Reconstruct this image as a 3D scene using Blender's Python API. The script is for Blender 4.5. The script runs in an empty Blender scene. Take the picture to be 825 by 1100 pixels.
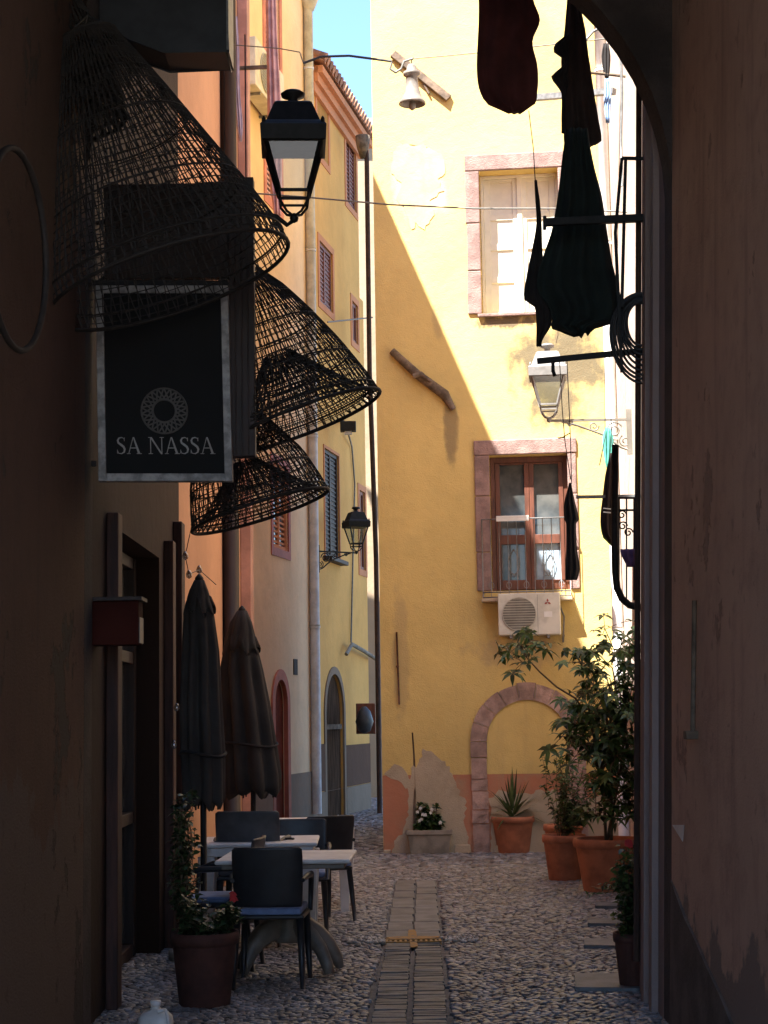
import bpy, math, random
import numpy as np
from mathutils import Vector, Matrix, Euler
from mathutils.geometry import tessellate_polygon
random.seed(7)
S = bpy.context.scene
C = S.collection
R = math.radians
PI = math.pi

# ------------------------------------------------------------------ camera
F = 1900.0
CW, CH = 825.0, 1100.0
CAM = Vector((0, 0, 1.6))
RM = Euler((R(90 + 6.63), 0, 0)).to_matrix() @ Matrix.Rotation(R(-0.9), 3, 'Z')
cam_d = bpy.data.cameras.new('camera'); cam = bpy.data.objects.new('camera', cam_d); C.objects.link(cam)
cam.location = CAM; cam.rotation_euler = RM.to_euler()
cam_d.sensor_fit = 'VERTICAL'; cam_d.sensor_height = 24; cam_d.lens = 24 * F / CH
cam_d.clip_start = .05; cam_d.clip_end = 2000
S.camera = cam

def ray(u, v): return RM @ Vector(((u - CW/2)/F, -(v - CH/2)/F, -1))
def P(u, v, Y):
    d = ray(u, v); return CAM + d * (Y / d.y)
def G(u, v, z=0.0):
    d = ray(u, v); return CAM + d * ((z - CAM.z) / d.z)
def PXp(u, v, X):
    d = ray(u, v); return CAM + d * (X / d.x)

class Fr:
    """a vertical wall plane: s runs along it, d out of it, z up"""
    def __init__(f, ox, oy, dx, dy, nx, ny):
        f.O = Vector((ox, oy, 0)); f.a = Vector((dx, dy, 0)).normalized()
        n = Vector((nx, ny, 0)); n -= f.a * n.dot(f.a); f.n = n.normalized()
    def pt(f, s, d, z): return f.O + f.a*s + f.n*d + Vector((0, 0, z))
    def pix(f, u, v, d=0):
        r = ray(u, v); o = f.O + f.n*d
        t = (o - CAM).dot(f.n) / r.dot(f.n); p = CAM + r*t
        return (p - o).dot(f.a), p.z
    def w(f, u, v, d=0):
        s, z = f.pix(u, v, d); return f.pt(s, d, z)
    def rect(f, u0, v0, u1, v1, d=0):
        um, vm = (u0+u1)/2, (v0+v1)/2
        return f.pix(u0, vm, d)[0], f.pix(u1, vm, d)[0], f.pix(um, v1, d)[1], f.pix(um, v0, d)[1]

# ------------------------------------------------------------------ mesh builder
class MB:
    def __init__(m): m.v = []; m.f = []; m.sm = []
    def add(m, vs, fs, smooth=False):
        o = len(m.v); m.v += [tuple(x) for x in vs]
        m.f += [tuple(i + o for i in f) for f in fs]; m.sm += [smooth]*len(fs); return m
    def box(m, x0, x1, y0, y1, z0, z1, fn=None, jit=0):
        vs = [(x, y, z) for z in (z0, z1) for y in (y0, y1) for x in (x0, x1)]
        if jit: vs = [tuple(c + random.uniform(-jit, jit) for c in p) for p in vs]
        if fn: vs = [fn(*p) for p in vs]
        return m.add(vs, [(0,2,3,1),(4,5,7,6),(0,1,5,4),(2,6,7,3),(0,4,6,2),(1,3,7,5)])
    def fbox(m, fr, s0, s1, d0, d1, z0, z1, jit=0): return m.box(s0, s1, d0, d1, z0, z1, fr.pt, jit)
    def beam(m, a, b, w, h=None, up=(0,0,1)):
        h = h or w; a = Vector(a); b = Vector(b); t = (b-a).normalized(); up = Vector(up)
        if abs(t.dot(up)) > .98: up = Vector((0,1,0))
        x = t.cross(up).normalized(); y = x.cross(t)
        vs = [p + x*sx*w/2 + y*sy*h/2 for p in (a, b) for sx, sy in ((-1,-1),(1,-1),(1,1),(-1,1))]
        return m.add(vs, [(0,3,2,1),(4,5,6,7),(0,1,5,4),(1,2,6,5),(2,3,7,6),(3,0,4,7)])
    def tube(m, pts, r, n=6, caps=True, closed=False):
        pts = [Vector(p) for p in pts]; N = len(pts)
        rr = r if isinstance(r, (list, tuple)) else [r]*N
        vs = []; prev = None
        for i, p in enumerate(pts):
            if closed: t = pts[(i+1) % N] - pts[i-1]
            else: t = pts[min(i+1, N-1)] - pts[max(i-1, 0)]
            t.normalize()
            if prev is None:
                q = Vector((0,0,1)) if abs(t.z) < .9 else Vector((1,0,0)); x = t.cross(q).normalized()
            else:
                x = prev - t*prev.dot(t); x.normalize()
            prev = x; y = t.cross(x)
            for k in range(n):
                a = 2*PI*k/n; vs.append(p + x*math.cos(a)*rr[i] + y*math.sin(a)*rr[i])
        fs = []
        for i in range(N if closed else N-1):
            j = (i+1) % N
            for k in range(n):
                l = (k+1) % n; fs.append((i*n+k, j*n+k, j*n+l, i*n+l))
        m.add(vs, fs, n > 4)
        if caps and not closed:
            o = len(m.v) - N*n
            m.f += [tuple(o+k for k in range(n))[::-1], tuple(o+(N-1)*n+k for k in range(n))]; m.sm += [False]*2
        return m
    def lathe(m, prof, c=(0,0,0), n=24, sq=False, rot=0, M=None, smooth=True):
        """prof: (r, z) list; turned round z at c"""
        vs = []; c = Vector(c)
        for r, z in prof:
            for k in range(n):
                a = 2*PI*k/n + rot
                p = Vector((r*math.cos(a), r*math.sin(a), z))
                if M: p = M @ p
                vs.append(c + p)
        fs = [(i*n+k, i*n+(k+1) % n, (i+1)*n+(k+1) % n, (i+1)*n+k) for i in range(len(prof)-1) for k in range(n)]
        fs.append(tuple(range(n))[::-1]); fs.append(tuple((len(prof)-1)*n+k for k in range(n)))
        return m.add(vs, fs, smooth)
    def prism(m, poly, vec):
        """closed 3-d outline pushed along vec"""
        poly = [Vector(p) for p in poly]; n = len(poly); vec = Vector(vec)
        tri = tessellate_polygon([poly])
        vs = poly + [p + vec for p in poly]
        fs = [tuple(t) for t in tri] + [tuple(i+n for i in t)[::-1] for t in tri]
        fs += [(i, (i+1) % n, (i+1) % n + n, i+n) for i in range(n)]
        return m.add(vs, fs)
    def panel(m, fr, outer, holes, d0, d1):
        """solid slab in a wall plane with openings"""
        loops = [outer] + holes
        flat = [Vector((s, z, 0)) for l in loops for s, z in l]
        tri = tessellate_polygon([[Vector((s, z, 0)) for s, z in l] for l in loops])
        n = len(flat)
        vs = [fr.pt(p.x, d0, p.y) for p in flat] + [fr.pt(p.x, d1, p.y) for p in flat]
        fs = [tuple(t) for t in tri] + [tuple(i+n for i in t)[::-1] for t in tri]
        o = 0
        for l in loops:
            k = len(l)
            fs += [(o+i, o+(i+1) % k, o+(i+1) % k+n, o+i+n) for i in range(k)]; o += k
        return m.add(vs, fs)
    def loft(m, rings, cap=True, smooth=True):
        n = len(rings[0]); vs = [p for r in rings for p in r]
        fs = [(i*n+k, i*n+(k+1) % n, (i+1)*n+(k+1) % n, (i+1)*n+k) for i in range(len(rings)-1) for k in range(n)]
        if cap: fs += [tuple(range(n))[::-1], tuple((len(rings)-1)*n+k for k in range(n))]
        return m.add(vs, fs, smooth)
    def leaf(m, b, d, L, W, up=None, droop=.25):
        b = Vector(b); d = Vector(d).normalized()
        up = Vector(up) if up else Vector((random.gauss(0,.5), random.gauss(0,.5), 1))
        x = d.cross(up)
        if x.length < .01: x = Vector((1,0,0))
        x.normalize(); n = x.cross(d)
        mid = b + d*L*.5; tip = b + d*L - Vector((0,0,L*droop))
        vs = [b, mid*.6+b*.4 + x*W*.42 + n*W*.12, mid*.8+tip*.2 + x*W*.4 + n*W*.08, tip, mid*.8+tip*.2 - x*W*.4 + n*W*.08, mid*.6+b*.4 - x*W*.42 + n*W*.12, mid - n*W*.06]
        return m.add(vs, [(0,1,6),(1,2,6),(2,3,6),(3,4,6),(4,5,6),(5,0,6)], True)

def obj(name, mb, m, parent=None, bevel=0, loc=None, kind=None):
    me = bpy.data.meshes.new(name)
    if parent is not None: o0 = parent.matrix_world_loc if hasattr(parent, 'matrix_world_loc') else wloc(parent)
    elif loc is not None: o0 = Vector(loc)
    else:
        a = np.array(mb.v); lo = a.min(0); hi = a.max(0); o0 = Vector(((lo[0]+hi[0])/2, (lo[1]+hi[1])/2, lo[2]))
    me.from_pydata([(x-o0.x, y-o0.y, z-o0.z) for x, y, z in mb.v], [], mb.f)
    me.polygons.foreach_set('use_smooth', mb.sm); me.update()
    me.materials.append(m)
    o = bpy.data.objects.new(name, me); C.objects.link(o)
    if parent is not None: o.parent = parent
    else: o.location = o0
    if bevel:
        b = o.modifiers.new('edge', 'BEVEL'); b.width = bevel; b.segments = 2; b.limit_method = 'ANGLE'; b.angle_limit = R(40)
    if kind: o['kind'] = kind
    return o
def wloc(o):
    p = Vector(o.location)
    while o.parent: o = o.parent; p = p + o.location
    return p
def tag(o, label, cat, group=None):
    o['label'] = label; o['category'] = cat
    if group: o['group'] = group
    return o
def thing(name, label, cat, loc=(0,0,0), rz=0, group=None):
    o = bpy.data.objects.new(name, None); C.objects.link(o); o.location = Vector(loc); o.rotation_euler = (0,0,rz)
    o.empty_display_size = .1
    return tag(o, label, cat, group)
def dup(root, loc, rz=0, label=None, group=None, scale=None):
    r = root.copy(); C.objects.link(r); r.location = Vector(loc); r.rotation_euler = (0,0,rz)
    if label: r['label'] = label
    if group: r['group'] = group
    if scale: r.scale = scale
    def rec(a, b):
        for ch in list(a.children):
            c = ch.copy(); C.objects.link(c); c.parent = b; rec(ch, c)
    rec(root, r); return r

# ------------------------------------------------------------------ materials
def nt(name):
    m = bpy.data.materials.new(name); m.use_nodes = True; t = m.node_tree
    return m, t, t.nodes['Principled BSDF']
def N(t, ty, **k):
    n = t.nodes.new(ty)
    for a, b in k.items():
        if a.startswith('_'): setattr(n, a[1:], b)
        else: n.inputs[a.replace('_', ' ')].default_value = b
    return n
def c4(c): return (c[0], c[1], c[2], 1)
def noise(t, scale, stretch=(1,1,1), detail=6, rough=.6, seed=0):
    g = t.nodes.new('ShaderNodeNewGeometry')
    mp = t.nodes.new('ShaderNodeMapping'); mp.inputs['Scale'].default_value = stretch; mp.inputs['Location'].default_value = (seed, seed*1.7, seed*.6)
    t.links.new(g.outputs['Position'], mp.inputs['Vector'])
    n = N(t, 'ShaderNodeTexNoise', Scale=scale, Detail=detail, Roughness=rough)
    t.links.new(mp.outputs[0], n.inputs['Vector']); return n.outputs['Fac']
def ramp(t, src, a, b, lo=0, hi=1):
    n = t.nodes.new('ShaderNodeMapRange'); n.inputs[1].default_value = a; n.inputs[2].default_value = b
    n.inputs[3].default_value = lo; n.inputs[4].default_value = hi; n.interpolation_type = 'SMOOTHSTEP'
    t.links.new(src, n.inputs[0]); return n.outputs[0]
def mix(t, f, a, b):
    n = t.nodes.new('ShaderNodeMix'); n.data_type = 'RGBA'
    if isinstance(f, float): n.inputs[0].default_value = f
    else: t.links.new(f, n.inputs[0])
    for i, c in ((6, a), (7, b)):
        if isinstance(c, tuple): n.inputs[i].default_value = c4(c)
        else: t.links.new(c, n.inputs[i])
    return n.outputs[2]
def math_(t, op, a, b):
    n = t.nodes.new('ShaderNodeMath'); n.operation = op; n.use_clamp = False
    for i, c in enumerate((a, b)):
        if isinstance(c, (int, float)): n.inputs[i].default_value = c
        else: t.links.new(c, n.inputs[i])
    return n.outputs[0]
def bump(t, bs, src, dist=.004, strength=.6, prev=None):
    n = t.nodes.new('ShaderNodeBump'); n.inputs['Distance'].default_value = dist; n.inputs['Strength'].default_value = strength
    t.links.new(src, n.inputs['Height'])
    if prev: t.links.new(prev, n.inputs['Normal'])
    t.links.new(n.outputs[0], bs.inputs['Normal']); return n.outputs[0]
def mat(name, col, rough=.7, metal=0, var=.25, vs=3, bs_=40, bd=.003, col2=None, stretch=(1,1,1), island=0, thr=(.35,.65), trans=0):
    m, t, b = nt(name)
    dk = col2 or tuple(c*(1-var) for c in col); lt = tuple(min(1, c*(1+var*.5)) for c in col) if not col2 else col
    c = mix(t, ramp(t, noise(t, vs, stretch), *thr), dk, lt)
    if island:
        g = t.nodes.new('ShaderNodeNewGeometry'); h = t.nodes.new('ShaderNodeHueSaturation')
        t.links.new(ramp(t, g.outputs['Random Per Island'], 0, 1, 1-island, 1+island), h.inputs['Value']); t.links.new(c, h.inputs['Color']); c = h.outputs[0]
    t.links.new(c, b.inputs['Base Color'])
    b.inputs['Roughness'].default_value = rough; b.inputs['Metallic'].default_value = metal
    if bd: bump(t, b, noise(t, bs_, stretch), bd)
    if trans:
        tr = t.nodes.new('ShaderNodeBsdfTranslucent'); t.links.new(c, tr.inputs['Color'])
        mx = t.nodes.new('ShaderNodeMixShader'); mx.inputs[0].default_value = trans
        t.links.new(b.outputs[0], mx.inputs[1]); t.links.new(tr.outputs[0], mx.inputs[2])
        t.links.new(mx.outputs[0], t.nodes['Material Output'].inputs['Surface'])
    return m
def plaster(name, col, stain, amt=.5, blobs=(), rough=.9, streak=.35, grain=.004, worn=None, flake=None):
    """lime plaster: cloudy tone, run-down streaks, grain; blobs = (x,z,rx,rz,colour,amount,noise scale)"""
    m, t, b = nt(name)
    c = mix(t, ramp(t, noise(t, .9), .3, .7), tuple(x*.88 for x in col), tuple(min(1, x*1.06) for x in col))
    c = mix(t, ramp(t, noise(t, 5, seed=3), .45, .8, 0, amt*.5), c, stain)
    c = mix(t, ramp(t, noise(t, 3.5, (1.6,1.6,.18), seed=9), .52, .8, 0, streak), c, stain)
    g = t.nodes.new('ShaderNodeNewGeometry'); sp = t.nodes.new('ShaderNodeSeparateXYZ'); t.links.new(g.outputs['Position'], sp.inputs[0])
    for (x, z, rx, rz, bc, ba, ns) in blobs:
        dx = math_(t, 'DIVIDE', math_(t, 'SUBTRACT', sp.outputs[0], x), rx); dz = math_(t, 'DIVIDE', math_(t, 'SUBTRACT', sp.outputs[2], z), rz)
        r = math_(t, 'ADD', math_(t, 'MULTIPLY', dx, dx), math_(t, 'MULTIPLY', dz, dz))
        q = math_(t, 'SUBTRACT', math_(t, 'MULTIPLY', noise(t, ns, (1,1,.7), seed=x), 2.2), math_(t, 'MULTIPLY', r, .75))
        c = mix(t, ramp(t, q, .35, .95, 0, ba), c, bc)
    if worn:   # old bare plaster coming through low down
        zc, wc = worn
        q = math_(t, 'SUBTRACT', math_(t, 'MULTIPLY', noise(t, 2.2, seed=5), 2.4), math_(t, 'MULTIPLY', sp.outputs[2], 1/zc))
        c = mix(t, ramp(t, q, .0, .12), c, wc)
    fl = None
    if flake:
        fl = ramp(t, noise(t, 1.1, (1,1,.8), 9, .7, seed=13), .585, .60); c = mix(t, fl, c, flake)
        c = mix(t, ramp(t, noise(t, 9, seed=4), .62, .68, 0, .5), c, stain)
    t.links.new(c, b.inputs['Base Color']); b.inputs['Roughness'].default_value = rough
    b.inputs['Specular IOR Level'].default_value = .25
    n1 = bump(t, b, noise(t, 6, seed=2), .02, .5)
    n2 = bump(t, b, noise(t, 70), grain, .6, n1)
    if fl is not None: bump(t, b, fl, -.012, 1, n2)
    return m
def glass(name, tint=(.85,.88,.86), refl=.12):
    m, t, b = nt(name)
    tr = N(t, 'ShaderNodeBsdfTransparent', Color=c4(tint)); gl = N(t, 'ShaderNodeBsdfGlossy', Roughness=.06)
    mx = t.nodes.new('ShaderNodeMixShader'); mx.inputs[0].default_value = refl
    t.links.new(tr.outputs[0], mx.inputs[1]); t.links.new(gl.outputs[0], mx.inputs[2])
    t.links.new(mx.outputs[0], t.nodes['Material Output'].inputs['Surface']); return m

M = {}
def dull(m, sp=.1):
    m.node_tree.nodes['Principled BSDF'].inputs['Specular IOR Level'].default_value = sp; return m
M['iron'] = mat('black_iron', (.012,.011,.011), .6, .3, .4, 20, 80, .001)
M['iron_grey'] = mat('grey_painted_iron', (.2,.2,.2), .5, .2, .3, 20, 80, .001)
M['rust'] = mat('rusty_iron', (.11,.045,.022), .8, 0, .5, 15, 60, .002)
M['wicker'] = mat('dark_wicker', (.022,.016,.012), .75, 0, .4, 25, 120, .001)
M['wood_dark'] = mat('dark_wood', (.03,.014,.009), .6, 0, .4, 6, 40, .003, stretch=(4,4,.4))
M['wood_red'] = mat('red_brown_wood', (.20,.062,.036), .55, 0, .35, 6, 40, .003, stretch=(4,4,.4))
M['old_door'] = mat('old_dark_door', (.07,.04,.025), 1, 0, .5, 6, 40, .004, stretch=(4,4,.4)); M['old_door'].node_tree.nodes['Principled BSDF'].inputs['Specular IOR Level'].default_value = .05
M['wood_post'] = mat('dark_red_post', (.055,.019,.012), .7, 0, .5, 6, 40, .006, stretch=(4,4,.4))
M['wood_old'] = mat('weathered_wood', (.15,.10,.065), .85, 0, .5, 8, 40, .01)
M['wood_grey'] = mat('grey_weathered_beam', (.17,.12,.08), .9, 0, .5, 8, 40, .01)
M['brown_frame'] = mat('brown_varnished_frame', (.13,.045,.026), .45, 0, .3, 8, 50, .002, stretch=(3,3,.5))
M['cream'] = mat('cream_paint', (.74,.71,.60), .5, 0, .1, 3, 40, .001)
M['white'] = mat('white_paint', (.75,.74,.7), .5, 0, .12, 4, 40, .001)
M['white_resin'] = mat('white_resin', (.72,.70,.68), .4, 0, .15, 6, 60, .001)
M['resin_beige'] = mat('beige_resin', (.19,.155,.125), .5, 0, .3, 6, 60, .002)
M['black_resin'] = mat('black_resin', (.022,.022,.025), .42, 0, .3, 8, 90, .001)
M['grey_resin'] = mat('grey_resin', (.06,.062,.07), .5, 0, .3, 8, 90, .001)
M['blue_pad'] = mat('blue_pad', (.16,.22,.38), .7, 0, .2, 12, 90, .002)
M['terracotta'] = mat('terracotta', (.44,.155,.075), .85, 0, .35, 5, 60, .003, thr=(.3,.7))
M['terracotta_dark'] = mat('dark_terracotta', (.075,.026,.018), .85, 0, .4, 5, 60, .003)
M['concrete'] = mat('grey_concrete', (.27,.235,.19), .9, 0, .3, 6, 70, .004)
M['soil'] = mat('potting_soil', (.05,.035,.025), 1, 0, .4, 20, 60, .01)
M['stone'] = mat('pinkish_stone', (.40,.27,.225), .9, 0, .35, 5, 45, .012, island=.18)
M['stone_pink'] = mat('pink_window_stone', (.30,.195,.17), .9, 0, .28, 7, 60, .02)
M['slab'] = mat('grey_paving_slab', (.15,.15,.155), .6, 0, .3, 5, 60, .006, island=.15)
M['brick_slab'] = mat('narrow_paving_bricks', (.10,.105,.115), .55, 0, .35, 9, 60, .006, island=.25)
M['leaf'] = mat('green_leaves', (.055,.10,.026), .4, 0, .4, 8, 30, 0, island=.5, trans=.35)
M['leaf_light'] = mat('light_green_leaves', (.10,.14,.045), .5, 0, .4, 8, 30, 0, island=.4, trans=.3)
M['leaf_dark'] = mat('dark_green_leaves', (.03,.06,.02), .4, 0, .4, 8, 30, 0, island=.45, trans=.2)
M['bark'] = mat('brown_bark', (.13,.085,.05), .9, 0, .4, 12, 60, .004)
M['flower_white'] = mat('white_petals', (.7,.68,.62), .7, 0, .1, 20, 60, 0, trans=.3)
M['flower_red'] = mat('red_petals', (.5,.03,.03), .6, 0, .2, 20, 60, 0, trans=.3)
M['orange_paint'] = mat('orange_ground_paint', (.36,.20,.06), .8, 0, .3, 22, 60, .004, col2=(.15,.14,.13), thr=(.36,.46))
M['sign_black'] = mat('black_sign_face', (.006,.006,.006), .9, 0, .2, 4, 60, 0)
M['sign_frame'] = mat('grey_sign_frame', (.34,.32,.30), .6, .1, .45, 14, 60, .002)
M['sign_letter'] = mat('silver_grey_lettering', (.38,.36,.33), .8, 0, .15, 20, 60, 0)
M['sign_faint'] = mat('dull_grey_print', (.10,.09,.08), .8, 0, .15, 20, 60, 0)
M['cloth_maroon'] = mat('maroon_cloth', (.075,.016,.014), .95, 0, .3, 6, 90, .003)
M['cloth_brown'] = mat('brown_cloth', (.035,.02,.016), .95, 0, .3, 6, 90, .003)
M['cloth_black'] = mat('black_green_cloth', (.010,.017,.015), .95, 0, .3, 6, 90, .003)
M['cloth_dark'] = mat('black_cloth', (.018,.014,.014), .95, 0, .3, 6, 90, .003)
M['cloth_lilac'] = mat('lilac_cloth', (.46,.38,.45), .9, 0, .2, 6, 90, .003)
M['cloth_pink'] = mat('dusty_pink_cloth', (.60,.36,.34), .9, 0, .25, 6, 90, .003)
M['cloth_teal'] = mat('teal_cloth', (.10,.42,.34), .9, 0, .35, 8, 90, .003)
M['cloth_green'] = mat('green_cloth', (.12,.30,.08), .9, 0, .3, 8, 90, .003)
M['cloth_blue'] = mat('pale_blue_cloth', (.28,.42,.68), .9, 0, .25, 8, 90, .003)
M['cloth_purple'] = mat('purple_cloth', (.14,.08,.2), .9, 0, .3, 8, 90, .003)
M['parasol'] = mat('charcoal_parasol_fabric', (.036,.030,.027), .9, 0, .3, 4, 120, .002)
M['cable'] = mat('dark_cable', (.03,.03,.033), .6, 0, .2, 20, 60, 0)
M['cable_grey'] = mat('grey_cable', (.16,.15,.13), .6, 0, .2, 20, 60, 0)
M['ac'] = mat('aged_white_casing', (.60,.58,.50), .5, 0, .18, 5, 60, .001)
M['ac_dark'] = mat('dark_fan_grille', (.16,.15,.125), .5, 0, .25, 8, 60, .001)
M['red_logo'] = mat('dull_red_emblem', (.34,.07,.055), .5, 0, .15, 20, 60, 0)
M['brown_pipe'] = mat('brown_painted_pipe', (.055,.026,.016), .9, 0, .35, 8, 60, .001)
M['white_pipe'] = mat('off_white_pipe', (.52,.50,.46), .55, 0, .2, 6, 60, .001)
M['pane'] = mat('dark_window_pane', (.05,.055,.055), .08, 0, .6, 2.5, 8, 0, col2=(.13,.13,.12))
M['curtain'] = mat('pale_blue_curtain', (.36,.46,.55), .8, 0, .2, 8, 60, .004)
M['glass'] = glass('clear_glass')
M['tile'] = mat('clay_roof_tile', (.36,.17,.10), .85, 0, .4, 6, 60, .006, island=.25)
M['salmon'] = plaster('salmon_cornice_paint', (.56,.24,.12), (.4,.18,.10), .4)
M['ceramic'] = mat('glazed_pale_ceramic', (.21,.19,.165), .35, 0, .3, 9, 60, .001)
M['jug'] = mat('white_plastic_jug', (.6,.58,.54), .35, 0, .15, 8, 60, .001)
M['dark_void'] = mat('dark_interior', (.03,.025,.022), .9, 0, .3, 3, 60, 0)

# ------------------------------------------------------------------ wall frames
c0 = G(412, 917)
MW = Fr(c0.x, c0.y, 1, -.11, -.11, -1)          # corner house front
LW = Fr(-1.09, 28, .2, 1, 1, -.2)               # cream + yellow houses on the left
OW = Fr(-1.6, 0, 0, 1, 1, 0)                    # restaurant house
RW = Fr(2.66, 20.35, -.26, -4.2, -1, .06)       # right house

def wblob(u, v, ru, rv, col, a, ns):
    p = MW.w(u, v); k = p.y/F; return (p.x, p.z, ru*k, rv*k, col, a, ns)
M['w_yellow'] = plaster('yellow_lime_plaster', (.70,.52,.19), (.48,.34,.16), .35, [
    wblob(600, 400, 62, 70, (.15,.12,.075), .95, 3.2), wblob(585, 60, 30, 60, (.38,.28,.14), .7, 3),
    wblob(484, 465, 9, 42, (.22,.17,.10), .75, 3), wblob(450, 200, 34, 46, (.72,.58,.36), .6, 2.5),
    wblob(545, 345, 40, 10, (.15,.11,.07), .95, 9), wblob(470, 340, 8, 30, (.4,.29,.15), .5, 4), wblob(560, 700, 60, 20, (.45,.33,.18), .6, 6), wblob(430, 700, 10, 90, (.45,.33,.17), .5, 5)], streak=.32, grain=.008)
M['w_left_yellow'] = plaster('orange_yellow_plaster', (.70,.385,.115), (.48,.28,.11), .35, streak=.2)
M['w_cream'] = plaster('cream_plaster', (.78,.575,.37), (.45,.34,.23), .4, streak=.15)
M['w_orange'] = plaster('peach_orange_plaster', (.60,.32,.18), (.42,.24,.15), .5, streak=.2)
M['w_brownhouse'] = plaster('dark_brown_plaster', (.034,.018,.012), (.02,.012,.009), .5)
M['w_tan'] = plaster('tan_plaster', (.36,.27,.18), (.25,.19,.13), .5)
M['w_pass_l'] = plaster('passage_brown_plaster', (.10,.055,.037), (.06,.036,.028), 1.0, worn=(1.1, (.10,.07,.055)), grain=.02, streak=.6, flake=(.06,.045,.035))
M['w_pass_r'] = plaster('passage_reddish_plaster', (.56,.345,.25), (.30,.18,.145), 1.0, grain=.014, streak=.6, flake=(.36,.22,.17), worn=(.5, (.25,.18,.15)))
M['w_right'] = plaster('mauve_grey_plaster', (.30,.22,.20), (.2,.15,.13), .6)
M['w_rightlit'] = plaster('pale_pinkish_plaster', (.56,.45,.38), (.44,.34,.28), .5)
M['salmon_wall'] = plaster('salmon_dado_paint', (.50,.215,.125), (.40,.27,.17), 1.6, streak=.8)
M['cement'] = plaster('bare_cement_render', (.50,.41,.29), (.27,.21,.14), .9, grain=.01)
M['dado_brown'] = plaster('brown_dado_paint', (.12,.06,.035), (.08,.045,.03), .6)
M['dado_grey'] = plaster('grey_render', (.24,.175,.125), (.16,.12,.09), .8)

# ================================================================== ground
def mat_mortar():
    m, t, b = nt('sandy_mortar')
    c = mix(t, ramp(t, noise(t, 14), .3, .7), (.10,.095,.09), (.19,.18,.165)); t.links.new(c, b.inputs['Base Color'])
    b.inputs['Roughness'].default_value = .9; bump(t, b, noise(t, 60), .01); return m
gm = MB(); gm.add([(-150,-60,-.012),(150,-60,-.012),(150,250,-.012),(-150,250,-.012)], [(0,1,2,3)])
obj('ground', gm, mat_mortar(), kind='structure', loc=(0,0,0))

# central strip edges from the photograph
sL0, sR0 = G(398, 1098), G(482, 1098); sL1, sR1 = G(427, 946), G(468, 946)
def strip_x(y, side):
    a, b = (sL0, sL1) if side < 0 else (sR0, sR1)
    k = (y - a.y)/(b.y - a.y); return a.x + (b.x - a.x)*k
drainY = G(445, 1012).y
def cobbles():
    rng = np.random.default_rng(3); cs = []
    y = 6.4; row = 0
    while y < 36:
        sp = .08 if y < 8.6 else (.052 if y < 13.5 else (.062 if y < 19 else .11))
        xmin, xmax = (-1.75, 2.75) if y < 19 else ((-2.9, 2.75) if y < 22 else (-2.9, 1.0))
        n = int((xmax-xmin)/sp)
        xs = xmin + (np.arange(n) + .5*(row % 2))*sp + rng.uniform(-.25,.25,n)*sp
        for x in xs:
            yy = y + rng.uniform(-.22,.22)*sp
            if sL1.y > yy > 6 and strip_x(yy,-1)-.035 < x < strip_x(yy,1)+.035: continue
            cs.append((x, yy, sp))
        y += sp*.84; row += 1
    V = []; Fc = []; n = 7
    for x, y, sp in cs:
        r = sp*rng.uniform(.42,.62); e = rng.uniform(.8,1.4); a0 = rng.uniform(0,6.28); h = rng.uniform(.003,.011)
        tx, ty = rng.normal(0,.10,2); o = len(V); th = rng.uniform(0,6.28)
        for rr, zz in ((1, -.012), (.9, .5*h), (.55, .95*h)):
            for k in range(n):
                a = a0 + 2*PI*k/n; px = r*rr*math.cos(a)*e; py = r*rr*math.sin(a)/e
                qx = px*math.cos(th)-py*math.sin(th); qy = px*math.sin(th)+py*math.cos(th)
                V.append((x+qx, y+qy, zz + (qx*tx+qy*ty)))
        V.append((x, y, h))
        for j in range(2):
            for k in range(n):
                l = (k+1) % n; Fc.append((o+j*n+k, o+j*n+l, o+(j+1)*n+l, o+(j+1)*n+k))
        for k in range(n): Fc.append((o+2*n+k, o+2*n+(k+1) % n, o+3*n))
    mb = MB(); mb.v = V; mb.f = Fc; mb.sm = [True]*len(Fc)
    m = mat('cobble_stone', (.20,.19,.19), .38, 0, .4, 6, 90, .003, island=.4)
    o = obj('cobbles', mb, m, kind='structure', loc=(0,0,0)); return o
cobbles()

def paving_strip():
    near, far = MB(), MB(); y = 6.5
    while y < drainY - .06:
        w = random.uniform(.05,.085)
        for side in (0, 1):
            xl, xr = strip_x(y,-1), strip_x(y,1); mid = (xl+xr)/2
            a, b = (xl, mid-.012) if side == 0 else (mid+.012, xr)
            dy = random.uniform(0,.02); z = random.uniform(-.002,.008)
            near.box(a+random.uniform(0,.012), b-random.uniform(0,.012), y+dy, y+w-.007+dy*.3, -.05, z*.5+.003, jit=.003)
        y += w
    y = drainY + .08
    for side in (0, 1):
        y = drainY + .08
        while y < sL1.y - .1:
            w = random.uniform(.5,.8); w = min(w, sL1.y-y)
            xl, xr = strip_x(y,-1), strip_x(y,1); mid = (xl+xr)/2
            a, b = (xl, mid-.008) if side == 0 else (mid+.008, xr)
            far.box(a, b, y, y+w-.015, -.05, random.uniform(.003,.009), jit=.002); y += w
    obj('narrow_brick_paving', near, M['brick_slab'], kind='structure', loc=(0,9,0), bevel=.004)
    obj('stone_slab_paving', far, M['slab'], kind='structure', loc=(0,14,0), bevel=.004)
paving_strip()
sl = MB()
for (u0,u1,va,vb) in ((618,690,1050,1066),(628,684,1012,1020),(632,690,990,996),(640,690,972,977)):
    a = G(u0,vb); b = G(u1,vb); c = G(u1,va); d = G(u0,va)
    sl.prism([(p.x,p.y,-.03) for p in (a,b,c,d)], (0,0,.056))
obj('flat_stone_slabs', sl, M['slab'], kind='structure', bevel=.005)

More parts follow.
